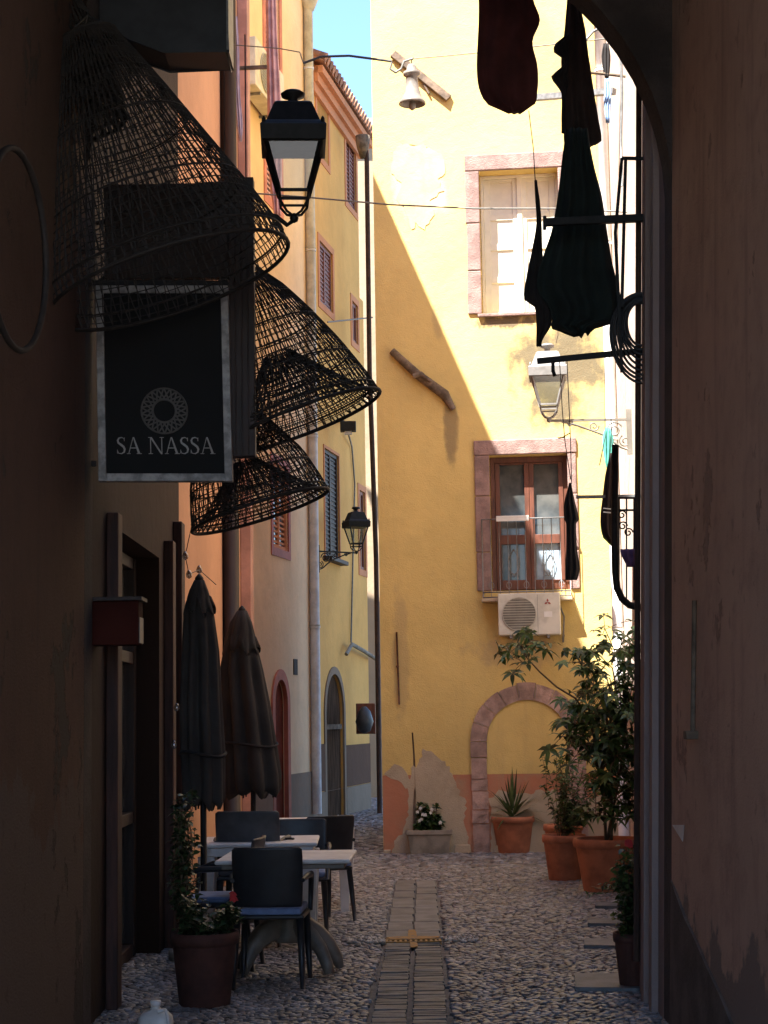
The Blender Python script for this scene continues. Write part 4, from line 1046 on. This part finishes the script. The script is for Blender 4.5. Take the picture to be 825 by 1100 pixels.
wire([P(614,520,14), P(613,475,14), P(609,385,14)], .004, 'second thin cord above the narrow black garment', 'cable', 'cord', 'cord')
wire([P(644,500,14.2), P(650,470,14.2), P(650,380,14.2)], .004, 'left thin cord above the dark banded shirt', 'cable', 'cord', 'cord')
wire([P(658,490,14.0), P(656,440,14.0), P(655,378,14.0)], .004, 'right thin cord above the dark banded shirt', 'cable', 'cord', 'cord')
cl = MB(); q = P(604,470,14)
for k in range(5): cl.beam(q, q+Vector((random.uniform(-.07,.07), 0, random.uniform(.02,.09)-.03)), .012, .008)
tag(obj('clothes_pegs', cl, M['rust']), 'cluster of reddish clothes pegs on the cord above the black garment', 'pegs')
rd = MB(); rd.beam(P(619,534,14), Vector((2.38,14,P(619,534,14).z)), .03, .025)
tag(obj('drying_rod', rd, M['iron_grey']), 'thin grey horizontal rod behind the dark banded shirt', 'rod')
r2 = MB(); r2.beam(P(575,105,18), P(660,98,17.4), .07, .06); tag(obj('drying_rod', r2, M['iron_grey']), 'pale grey rod high in front of the yellow wall behind the laundry', 'rod')
r3 = MB(); r3.tube([P(631,78,13.4), P(646,79,13.4), P(672,82,13.4)], .012, 6); tag(obj('drying_rod', r3, M['wood_grey']), 'short brown rod carrying the pale blue cloth', 'rod')
hp_ = MB(); hp_.tube([P(626,52,13)] + [P(u,v,13) for u,v in ((630,42),(637,34),(645,30),(653,32),(660,38),(665,48),(667,60),(668,100),(667,150),(668,200))], .011, 8)
tag(obj('bent_pipe', hp_, M['iron_grey']), 'thin arched grey pipe at the top right under the arch edge', 'pipe')
st = MB(); st.tube([P(643,160,13.3), P(648,200,13.3), P(650,232,13.3)], .01, 6)
# iron drying bracket at right
db = thing('drying_bracket', 'black iron drying bracket with a thick crossbar behind the black dress', 'bracket', Vector((XR, 10.15, P(697,235,10.15).z)))
m = MB(); m.beam(P(585,239,10.15), P(697,234,10.15), .04, .045, (0,0,1)); m.beam(P(585,247,10.14), P(585,232,10.14), .02, .02); obj('crossbar', m, M['iron'], db, bevel=.004)
m = MB()
for a, b in (((668,170),(722,171)), ((668,170),(661,250)), ((661,250),(668,400)), ((698,170),(700,400)), ((672,172),(668,330))): m.beam(P(*a,10.15), P(*b,10.15), .018, .018)
obj('iron_frame', m, M['iron'], db)
m = MB(); m.beam(P(577,388,10.3), P(690,377,10.3), .024, .035); m.beam(P(594,384,10.3), P(594,398,10.3), .02, .02); m.tube([P(594,398,10.3), P(596,404,10.3)], .012, 6)
tag(obj('clothes_bracket', m, M['iron'], bevel=.003), 'thin black iron arm reaching left across the right lantern', 'bracket')
co = MB()
for k in range(9):
    c = P(689, 345+k*1.5, 10.2+.012*(k % 3)); r = .09+.0125*k; 
    co.tube([c+Vector((r*.95*math.cos(a), .02*math.sin(2*a+k), 1.35*r*math.sin(a)*(1.2 if math.sin(a) < 0 else .9))) for a in np.linspace(0,2*PI,41)[:-1]], .008, 6, closed=True)
tag(obj('cable_coil', co, M['cable']), 'coil of black cable hung on the dark right wall beside the iron arm', 'cable coil')
up_ = MB(); up_.tube([P(661,478,13), P(660,560,13), P(661,615,13), P(663,632,13), P(668,643,13), P(676,650,13), P(690,653,13)], .027, 10)
tag(obj('bent_pipe', up_, M['iron']), 'thick black pipe bending right above the leafy shrub', 'pipe')
rl = MB(); 
for v in (535, 548): rl.beam(P(661,v,13.1), P(688,v,13.1), .018, .014)
for u in (665, 673, 681): rl.beam(P(u,535,13.1), P(u,645,13.1), .010, .010)
for u, v in ((669,565),(675,572),(668,553)): rl.tube(spiral(P(u,v,13.1), .035, 1.3, Vector((1,0,0))), .006, 5)
tag(obj('iron_railing', rl, M['iron']), 'small black iron balcony railing with scrolls beside the bent pipe', 'railing')
wire([P(712,470,10.0),P(708,485,9.95),P(707,500,9.9),P(712,512,9.8),P(724,518,9.4)], .004, 'thin loose loop of pale wire on the dark right wall', 'white_pipe', 'wire', 'wire')

# ================================================================== furniture
def chair_proto():
    t = thing('garden_chair', 'black resin chair nearest the camera, its back turned, with a blue seat pad', 'chair', group='black resin chairs at the tables')
    # chair faces +y, origin at floor centre; w .44 d .44 h .84
    b = MB(); rings = []
    for z, hw, y in ((.480,.20,-.19),(.50,.205,-.195),(.62,.212,-.215),(.78,.214,-.245),(.825,.212,-.252),(.838,.195,-.256)):
        ring = []
        for k in range(24):
            a = 2*PI*k/24; x = math.copysign(abs(math.cos(a))**.35, math.cos(a)); yy = math.copysign(abs(math.sin(a))**.8, math.sin(a))
            ring.append(Vector((hw*x, y + .014*yy + .035*(x*x-.6)*1.0, z)))
        rings.append(ring)
    b.loft(rings); obj('backrest', b, M['black_resin'], t)
    s = MB(); s.box(-.215,.215,-.19,.23,.405,.432); obj('seat', s, M['black_resin'], t, bevel=.01)
    pd = MB(); pd.box(-.20,.20,-.21,.21,.434,.474); obj('seat_pad', pd, M['blue_pad'], t, bevel=.012)
    for sx in (-1, 1):
        for y0, y1 in ((-.18,-.235),(.2,.225)):
            l = MB(); l.tube([(sx*.19,y0,.405),(sx*.20,(y0+y1)/2,.2),(sx*.208,y1,0)], [.024,.02,.015], 8); obj('leg', l, M['black_resin'], t)
        a = MB(); a.tube([(sx*.212,-.22,.64),(sx*.23,-.1,.655),(sx*.232,.1,.65),(sx*.225,.19,.62),(sx*.215,.21,.42)], [.014,.018,.02,.018,.015], 8); obj('armrest', a, M['black_resin'], t)
    return t
ch = chair_proto()
gc = G(328, 1063); ch.location = (gc.x-.21, gc.y+.235, 0); ch.rotation_euler.z = R(-3)
dup(ch, (P(354,870,14.3).x-.10, 14.35, 0), R(28), 'black chair with thin legs standing right behind the nearer white tables')
dup(ch, (P(319,876,13.35).x, 13.5, 0), R(-178), 'low black chair back seen between the two white tabletops and the grey chair')
c4_ = dup(ch, (P(271,858,13.0).x, 13.0, 0), R(-4), 'broad grey chair in front of the second closed parasol', scale=(1.08,1.08,1.14))
for o in c4_.children:
    o.data = o.data.copy(); o.data.materials[0] = M['grey_resin']
dup(ch, (P(236,960,11.6).x, 11.75, 0), R(85), 'dark chair in shade under the left end of the second white table')
def table_proto():
    t = thing('resin_table', 'nearest white rectangular table with a curved beige pedestal, in front of the other tables', 'table', group='white tables outside the restaurant')
    tp = MB(); tp.box(-.42,.42,-.40,.40,.712,.74); o = obj('tabletop', tp, M['white_resin'], t, bevel=.012)
    e = MB(); e.box(-.38,.38,-.36,.36,.68,.711); obj('apron', e, M['resin_beige'], t, bevel=.005)
    c = MB(); c.lathe([(.075,.664),(.07,.4),(.085,.25),(.09,.2)], (0,0,0), 16); obj('pedestal', c, M['resin_beige'], t)
    for a in (R(15), R(165), R(-35), R(215)):
        m = MB(); d = Vector((math.cos(a), math.sin(a), 0)); z = Vector((0,0,1)); n_ = Vector((-d.y, d.x, 0)); rings = []
        for q, x, zc, h, w in ((0,.02,.30,.08,.04),(.2,.10,.29,.075,.04),(.4,.19,.24,.06,.036),(.6,.26,.17,.05,.034),(.8,.31,.08,.042,.034),(1,.33,.025,.024,.04)):
            c_ = d*x + z*zc; tl_ = Vector((0,0,1)); 
            ang = q*1.25; tx = d*math.sin(ang)+z*math.cos(ang)
            rings.append([c_ + tx*h*math.sin(k*PI/4) + n_*w*math.cos(k*PI/4) for k in range(8)])
        m.loft(rings); obj('leg', m, M['resin_beige'], t)
    return t
tb1 = table_proto()
tb1.location = (P(309,921,11.4).x, 11.45, 0); tb1.rotation_euler.z = R(-2)
t2 = thing('resin_table', 'second white table, slightly further left, with small things lying on it', 'table', group='white tables outside the restaurant')
obj('tabletop', MB().box(-.42,.42,-.40,.40,.712,.74), M['white_resin'], t2, bevel=.01); obj('apron', MB().box(-.39,.39,-.37,.37,.65,.711), M['white_resin'], t2, bevel=.004)
for sx in (-1,1):
    for sy in (-1,1):
        m = MB(); m.loft([[Vector((sx*(.36)+dx*w, sy*.33+dy*.03, z)) for dx, dy in ((-1,-1),(1,-1),(1,1),(-1,1))] for z, w in ((0,.035),(.3,.045),(.65,.06))], smooth=False); obj('leg', m, M['white_resin'], t2, bevel=.006)
t2.location = (P(279,902,12.9).x, 12.95, 0); t2.rotation_euler.z = R(1)
t3 = dup(t2, (P(326,882,15.3).x, 15.35, 0), R(-1), 'furthest white table beside the black chairs')
lg = MB(); q = P(374,930,15.0)
it = MB(); p = P(292,899,12.85); it.box(p.x-.05,p.x+.02,12.8,12.9,.742,.75)
tag(obj('paper_slip', it, M['white'], bevel=.002), 'small pale slip lying on the second white table', 'paper')
it = MB(); p = P(308,899,12.8); it.tube([(p.x-.03,12.86,.75),(p.x+.05,12.8,.752)], .009, 6)
tag(obj('pen', it, M['cable']), 'small dark pen lying on the second white table', 'pen')

def parasol(rows, Y, label, cap):
    cen = P((rows[-2][1]+rows[-2][2])/2, rows[-2][0], Y); top = P((rows[0][1]+rows[0][2])/2, rows[0][0], Y)
    t = thing('closed_parasol', label, 'parasol', (cen.x, Y, 0), group='closed charcoal parasols')
    def canopy(rows, kk, name, amp, parent):
        rs = []
        for (v0,a0,b0), (v1,a1,b1) in zip(rows, rows[1:]):
            n = max(1, int(abs(v1-v0)/7))
            for k in range(n): q = k/n; rs.append((v0+(v1-v0)*q, a0+(a1-a0)*q, b0+(b1-b0)*q))
        rs.append(rows[-1]); rings = []; n = 64
        for i, (v,a,b) in enumerate(rs):
            L = P(a,v,Y); Rt = P(b,v,Y); c = (L+Rt)/2; hw = (Rt.x-L.x)/2*kk; q = i/len(rs); ring = []
            for j in range(n):
                A = 2*PI*j/n; rr = hw*(1 - amp*min(1,q*3)*(.5+.5*math.cos(8*A + 1.0*math.sin(q*2.3)))**1.5*(1+.3*math.sin(3*A+2)))
                p = c + Vector((rr*math.cos(A), rr*.85*math.sin(A), 0))
                if i == len(rs)-1 or i == len(rs)-2: p.z += .035*math.cos(8*A)+.02*math.sin(3*A+1)
                ring.append(p)
            rings.append(ring)
        m = MB(); m.loft(rings); return obj(name, m, M['parasol'], parent)
    cn = canopy(rows, 1.12, 'canopy', .38, t)
    canopy(cap, 1.08, 'top_flap', .2, cn)
    p = MB(); p.tube([(cen.x,Y,.05),(cen.x,Y,1.6),(top.x,top.y,top.z+.03)], .022, 10); obj('pole', p, M['iron'], t)
    f = MB(); f.lathe([(.001,-.02),(.03,-.01),(.03,.02),(.012,.045),(.001,.05)], top, 12); obj('finial', f, M['iron'], t)
    b = MB(); b.lathe([(.24,0),(.24,.05),(.2,.07),(.04,.08),(.03,.3),(.001,.3)], (cen.x,Y,.01), 24); obj('base', b, M['concrete'], t)
    v,a_,b_ = rows[-4]; L_, R_ = P(a_,v,Y), P(b_,v,Y); cc = (L_+R_)/2; hw = (R_.x-L_.x)/2*1.10
    obj('tie_strap', MB().tube([cc+Vector((hw*math.cos(q), hw*.88*math.sin(q), .02*math.sin(q*2))) for q in np.linspace(0,2*PI,33)[:-1]], .012, 5, closed=True), M['cloth_dark'], t)
    for k in range(8):
        A = 2*PI*(k+.5)/8; v,a_,b_ = rows[-1]; L_, R_ = P(a_,v,Y), P(b_,v,Y); q = (L_+R_)/2+Vector(((R_.x-L_.x)/2*.95*math.cos(A), (R_.x-L_.x)/2*.8*math.sin(A), 0)); obj('rib_end', MB().tube([q+Vector((0,0,.05)), q-Vector((0,0,.035))], .007, 5), M['iron'], t)
    return t
parasol([(657,256,264),(668,249,269),(690,243,274),(720,238,281),(755,240,288),(800,242,295),(832,243,300),(846,244,300),(852,247,297)], 14.5, 'second closed charcoal parasol, in front of the cream house', [(656,255,265),(668,248,270),(690,242,275),(699,240,279)])
parasol([(624,210,218),(634,205,222),(655,199,228),(700,197,234),(760,195,237),(810,196,240),(845,198,240),(858,197,240),(864,200,237)], 12.2, 'nearer closed dark parasol left of the other one', [(623,209,219),(634,204,223),(648,200,227),(657,198,231)])

# added bulbs standing in for small ring reflections between door post and parasol
sb = MB(); pts_ = [P(207,560,12), P(199,597,12), P(203,617,12), P(214,612,12.4), P(232,628,12.8)]
stl = thing('glint_bulbs', 'added string of small clear bulbs standing in for ring reflections above the nearer parasol', 'added bulbs', pts_[0])
obj('wire', MB().tube(pts_, .003, 5), M['cable'], stl)
for p in pts_[1:4] + [P(190,760,12), P(187,800,12)]:
    obj('bulb', MB().lathe([(.001,-.03),(.018,-.02),(.022,0),(.014,.02),(.008,.03),(.001,.03)], p, 10), glass('bulb_glass', (.6,.6,.6), .35) if 'bg' not in M else M['bg'], stl)
# jug
q = P(167, 1100, 8.98); jx = q.x
jg = thing('plastic_jug', 'white plastic jug with handle standing on the ground at the bottom left', 'jug', (jx, 8.98, 0))
m = MB(); rings = []
for z, w, d in ((0,.078,.06),(.01,.086,.068),(.12,.088,.07),(.15,.082,.066),(.172,.06,.05),(.182,.028,.026),(.195,.022,.022),(.205,.022,.022)):
    rings.append([Vector((jx + w*math.copysign(abs(math.cos(a))**.6, math.cos(a)), 8.98 + d*math.copysign(abs(math.sin(a))**.6, math.sin(a)), z)) for a in np.linspace(0,2*PI,25)[:-1]])
m.loft(rings); obj('body', m, M['jug'], jg)
obj('cap', MB().lathe([(.025,0),(.027,.01),(.027,.025),(.001,.028)], (jx,8.98,.2), 14), M['white_resin'], jg)
obj('handle', MB().tube([(jx+.02,8.93,.18),(jx+.055,8.92,.19),(jx+.07,8.92,.16),(jx+.07,8.92,.12)], .010, 8), M['jug'], jg)

# ================================================================== plants
def pot(c, r, h, mt, t, rim=True):
    k = .72
    prof = [(r*k,0),(r*k+.004,.01),(r*.93,h*.82),(r*.94,h*.83),(r*1.0,h*.84),(r*1.02,h*.92),(r*1.0,h),(r*.92,h),(r*.9,h*.9),(.001,h*.9)]
    obj('pot', MB().lathe(prof, c, 32), mt, t)
    so_ = MB().lathe([(r*.9,h*.88),(r*.5,h*.93),(.001,h*.95)], c, 16); obj('soil', so_, M['soil'], t)
def stem_leafs(m, st, a, b, n, L, W, r=.006, wob=.05, droop=.3):
    a = Vector(a); b = Vector(b); pts = [a.lerp(b, k/5) + Vector((random.gauss(0,wob), random.gauss(0,wob), 0))*math.sin(k/5*PI)*.5 for k in range(6)]
    st.tube(pts, [r*(1-.12*k) for k in range(6)], 5)
    for k in range(n):
        q = random.uniform(.25,1)*4.99; i = int(q); p = pts[i].lerp(pts[i+1], q-i)
        d = Vector((random.gauss(0,1), random.gauss(0,1), random.uniform(-.3,.9)))
        m.leaf(p, d, L*random.uniform(.7,1.2), W*random.uniform(.8,1.2), droop=droop)
def rosette(m, c, n, L, W, axis=None):
    ax = Vector(axis or (random.gauss(0,.5), random.gauss(0,.5)-.3, 1)).normalized(); x = ax.orthogonal().normalized(); y = ax.cross(x); a0 = random.random()*6
    for k in range(n):
        a = a0+2*PI*k/n+random.gauss(0,.1); d = x*math.cos(a)+y*math.sin(a)+ax*random.uniform(-.15,.25)
        m.leaf(c, d, L*random.uniform(.8,1.1), W, up=ax, droop=.35)
# big umbrella-leaf shrub
random.seed(21)
g1 = G(654, 957); Yb = g1.y
sh_ = thing('potted_shrub', 'tallest leafy green shrub in a large terracotta pot at the right', 'potted plant', (g1.x, Yb, 0), group='potted plants along the alley')
hp1 = (957-902)/F*Yb; pot((g1.x, Yb+.0, 0), 36/F*Yb, hp1, M['terracotta'], sh_)
lf = MB(); sm2 = MB(); top0 = Vector((g1.x+.02, Yb, hp1*.9))
trunks = [(P(640,800,Yb-.05), .016), (P(660,760,Yb+.1), .018), (P(676,740,Yb), .014)]
for tp_, r in trunks: sm2.tube([top0+Vector((random.uniform(-.05,.05),0,0)), top0.lerp(tp_,.5)+Vector((random.uniform(-.04,.04),.03,0)), tp_], [r,r*.8,r*.5], 7)
cl_ = [(559,692,24,9,0),(548,700,12,4,0),(572,688,14,5,0),(562,712,14,5,0),(640,700,26,9,.0),(625,712,18,6,.0),(650,676,16,4,.1),(665,700,22,7,.1),(655,735,30,15,.1),(675,720,24,9,.2),(630,745,18,6,0),(640,765,30,16,.1),(618,778,22,9,0),(670,765,28,18,.1),(655,795,32,20,.1),(630,800,22,9,.0),(678,800,26,16,.2),(665,830,30,18,.1),(642,830,20,8,.1),(612,792,12,4,0),(680,850,22,12,.2),(676,690,16,5,.2),(655,860,22,9,.1),(686,762,20,12,.1),(684,725,20,10,.1),(640,875,18,7,.0),(648,756,24,9,-.1),(662,812,26,10,-.1),(634,722,16,5,0),(612,795,16,5,0),(684,815,20,10,.0),(672,872,18,8,.0),(646,800,26,10,.2)]
for (u,v,r,n,dy) in cl_:
    c = P(u,v,Yb-.15+dy); rw = r/F*Yb
    if u > 600:
        b0 = min(trunks, key=lambda t_: (t_[0]-c).length)[0]; sm2.tube([b0.lerp(top0,.3), b0.lerp(c,.5)+Vector((0,0,.02)), c], [.008,.006,.004], 5)
    for k in range(int(n*1.45)):
        p = c + Vector((random.gauss(0,.55)*rw, random.gauss(0,1.0)*rw, random.gauss(0,.5)*rw))
        rosette(lf, p, random.choice((3,4,5,6,7)), random.uniform(.07,.15), random.uniform(.035,.062)); sm2.tube([c, c.lerp(p,.5)+Vector((0,0,.01)), p], .003, 4)
sm2.tube([P(618,750,Yb-.1), P(598,738,Yb-.12), P(580,722,Yb-.14), P(567,708,Yb-.15), P(560,694,Yb-.15)], [.010,.009,.008,.006,.005], 6)
sm2.tube([trunks[0][0], P(632,770,Yb-.05), P(618,750,Yb-.1)], .010, 6)
obj('foliage', lf, M['leaf'], sh_); obj('stems', sm2, M['bark'], sh_)
# fine-leaved shrub beside it
g2 = G(607, 945); Y2 = g2.y
s2 = thing('potted_shrub', 'thin small-leaved shrub in the terracotta pot left of the tallest shrub', 'potted plant', (g2.x, Y2, 0), group='potted plants along the alley')
h2 = 47/F*Y2; pot((g2.x, Y2, 0), 23/F*Y2, h2, M['terracotta'], s2)
lf = MB(); sm2 = MB()
for k in range(34):
    u = random.uniform(582,650); v = random.uniform(800,875) + abs(u-607)*.25; b = P(u, v, Y2+random.uniform(-.25,.25))
    stem_leafs(lf, sm2, (g2.x+random.uniform(-.05,.05), Y2+random.uniform(-.05,.05), h2*.9), b, 44, .07, .024, .004)
obj('foliage', lf, M['leaf_light'], s2); obj('stems', sm2, M['bark'], s2)
# pot rim behind
g3 = G(606, 925); s3 = thing('terracotta_pot', 'terracotta pot half hidden behind the pot of the thin shrub', 'pot', (g3.x, g3.y, 0)); pot((g3.x, g3.y, 0), 21/F*g3.y, .40, M['terracotta'], s3)
# yucca
g4 = G(551, 915); Y4 = g4.y - .12
s4 = thing('potted_yucca', 'spiky strap-leaved plant in a terracotta pot under the blind stone arch', 'potted plant', (g4.x, Y4, 0), group='potted plants along the alley')
pot((g4.x, Y4, 0), 23/F*Y4, 38/F*Y4, M['terracotta'], s4)
lf = MB(); b = Vector((g4.x, Y4, 36/F*Y4))
for k in range(60):
    a = random.random()*6.28; el = random.uniform(-.1,1.5); L = random.uniform(.42,.62); d = Vector((math.cos(a)*math.cos(el), math.sin(a)*math.cos(el), math.sin(el))); prev = b.copy(); w = random.uniform(.014,.026); x = d.cross(Vector((0,0,1))).normalized()
    seg = 5; pts = [b + d*L*q/seg - Vector((0,0,1))*(L*(1.3-el)*.45*(q/seg)**2.4) for q in range(seg+1)]
    vs = []
    for q, p in enumerate(pts): ww = w*(1-(q/seg)**2); vs += [p-x*ww, p+x*ww]
    lf.add(vs, [(2*q,2*q+1,2*q+3,2*q+2) for q in range(seg)], True)
obj('foliage', lf, M['leaf_light'], s4)
# concrete planter
g5 = G(461, 916); Y5 = g5.y-.13
s5 = thing('planter_box', 'low grey rectangular planter with white flowers at the foot of the yellow wall', 'planter', (g5.x, Y5, 0), group='potted plants along the alley')
w5 = 24/F*Y5; h5 = 25/F*Y5; m = MB()
rings = [[Vector((g5.x+sx*w, Y5+sy*d, z)) for sx, sy in ((-1,-1),(1,-1),(1,1),(-1,1))] for w, d, z in ((w5*.84,.10,0),(w5*.96,.125,h5*.8),(w5*1.02,.14,h5*.81),(w5*1.02,.14,h5),(w5*.93,.12,h5),(w5*.9,.11,h5*.85))]
m.loft(rings, smooth=False); obj('box', m, M['concrete'], s5, bevel=.006)
lf = MB(); sm2 = MB(); fw = MB()
for k in range(16):
    u = random.uniform(446,480); v = random.uniform(862,888) if u < 468 else random.uniform(874,888)
    stem_leafs(lf, sm2, (g5.x+random.uniform(-.12,.12), Y5, h5*.85), P(u, v, Y5-.03), 34, .07, .045, .004)
for (u, v) in ((450,870),(455,876),(452,880),(462,871),(474,884)):
    for k in range(2): rosette(fw, P(u+random.uniform(-2,2), v+random.uniform(-2,2), Y5-.16), 5, .026, .022, (0,-1,.4))
obj('foliage', lf, M['leaf'], s5); obj('stems', sm2, M['bark'], s5); obj('flowers', fw, M['flower_white'], s5)
dsk = MB(); dsk.tube([(g5.x-.18, Y5+.02, h5*.8), P(446,845,Y5+.06), P(445,815,Y5+.06), P(443,787,Y5+.06)], [.018,.016,.013,.010], 6); dsk.tube([P(447,840,Y5+.06), P(451,830,Y5+.05)], .004, 5)
obj('dry_cane', dsk, M['bark'], s5)
# near right dark pot
g6 = G(683, 1062); Y6 = g6.y; 
s6 = thing('potted_geranium', 'nearest right plant in a narrow dark pot with a red flower, against the dark wall', 'potted plant', (g6.x, Y6, 0), group='potted plants along the alley')
pot((g6.x, Y6, 0), 22/F*Y6, 58/F*Y6, M['terracotta_dark'], s6)
lf = MB(); sm2 = MB(); fw = MB()
for k in range(60):
    u = random.uniform(660,697); v = random.uniform(905,1010); q = P(u, v, Y6+random.uniform(-.18,.12))
    stem_leafs(lf, sm2, (g6.x+random.uniform(-.05,.05), Y6, 55/F*Y6), q, 20, .045, .032, .003)
for (u, v) in ((632,962),(640,955),(648,950),(655,948)): stem_leafs(lf, sm2, P(668,955,Y6), P(u,v,Y6-.05), 12, .05, .014, .003)
for k in range(6): rosette(fw, P(676+random.uniform(-4,4), 905+random.uniform(-3,3), Y6-.1), 5, .02, .018, (0,-1,.4))
obj('foliage', lf, M['leaf'], s6); obj('stems', sm2, M['bark'], s6); obj('flowers', fw, M['flower_red'], s6)
# near left pot
g7 = G(220, 1080); Y7 = g7.y
s7 = thing('potted_climber', 'climbing green plant in a large dark pot beside the doorway at the left', 'potted plant', (g7.x, Y7, 0), group='potted plants along the alley')
pot((g7.x, Y7, 0), 36/F*Y7, 76/F*Y7, M['terracotta_dark'], s7)
lf = MB(); sm2 = MB(); fw = MB()
for k in range(42):
    u = random.uniform(186,262); v = random.uniform(962,1000); stem_leafs(lf, sm2, (g7.x+random.uniform(-.1,.1), Y7, .36), P(u, v, Y7+random.uniform(-.15,.15)), 14, .05, .035, .003)
for k in range(40):
    u = random.uniform(182,214); v = random.uniform(845,990); stem_leafs(lf, sm2, P(200, min(1000, v+90), Y7+.1), P(u, v, Y7+random.uniform(.0,.25)), 18, .05, .034, .004)
for k in range(5): rosette(fw, P(250+random.uniform(-4,4), 962+random.uniform(-4,4), Y7-.15), 5, .02, .018, (0,-1,.4))
obj('foliage', lf, M['leaf_dark'], s7); obj('stems', sm2, M['bark'], s7); obj('flowers', fw, M['flower_red'], s7)

# ================================================================== light
SUND = Vector((.41, .45, -1)).normalized()
az = math.atan2(-SUND.x, -SUND.y); el = math.asin(-SUND.z)
w = bpy.data.worlds.new('World'); S.world = w; w.use_nodes = True; t = w.node_tree
sky = t.nodes.new('ShaderNodeTexSky'); sky.sky_type = 'NISHITA'; sky.sun_disc = False; sky.sun_elevation = el; sky.sun_rotation = az
sky.air_density = 1.0; sky.dust_density = .3; sky.ozone_density = 6
bg = t.nodes['Background']; bg.inputs['Strength'].default_value = .09; t.links.new(sky.outputs[0], bg.inputs['Color'])
sd = bpy.data.lights.new('sun', 'SUN'); sd.energy = 4.6; sd.angle = R(.5); sd.color = (1, .97, .91)
so = bpy.data.objects.new('sun', sd); C.objects.link(so); so.rotation_euler = SUND.to_track_quat('-Z', 'Y').to_euler(); so.location = (0,0,30)
S.render.engine = 'CYCLES'
S.cycles.max_bounces = 12; S.cycles.diffuse_bounces = 8; S.cycles.transparent_max_bounces = 16
S.view_settings.view_transform = 'Standard'; S.view_settings.look = 'None'; S.view_settings.gamma = 1
S.view_settings.exposure = 2.48
S.render.resolution_x = 768; S.render.resolution_y = 1024
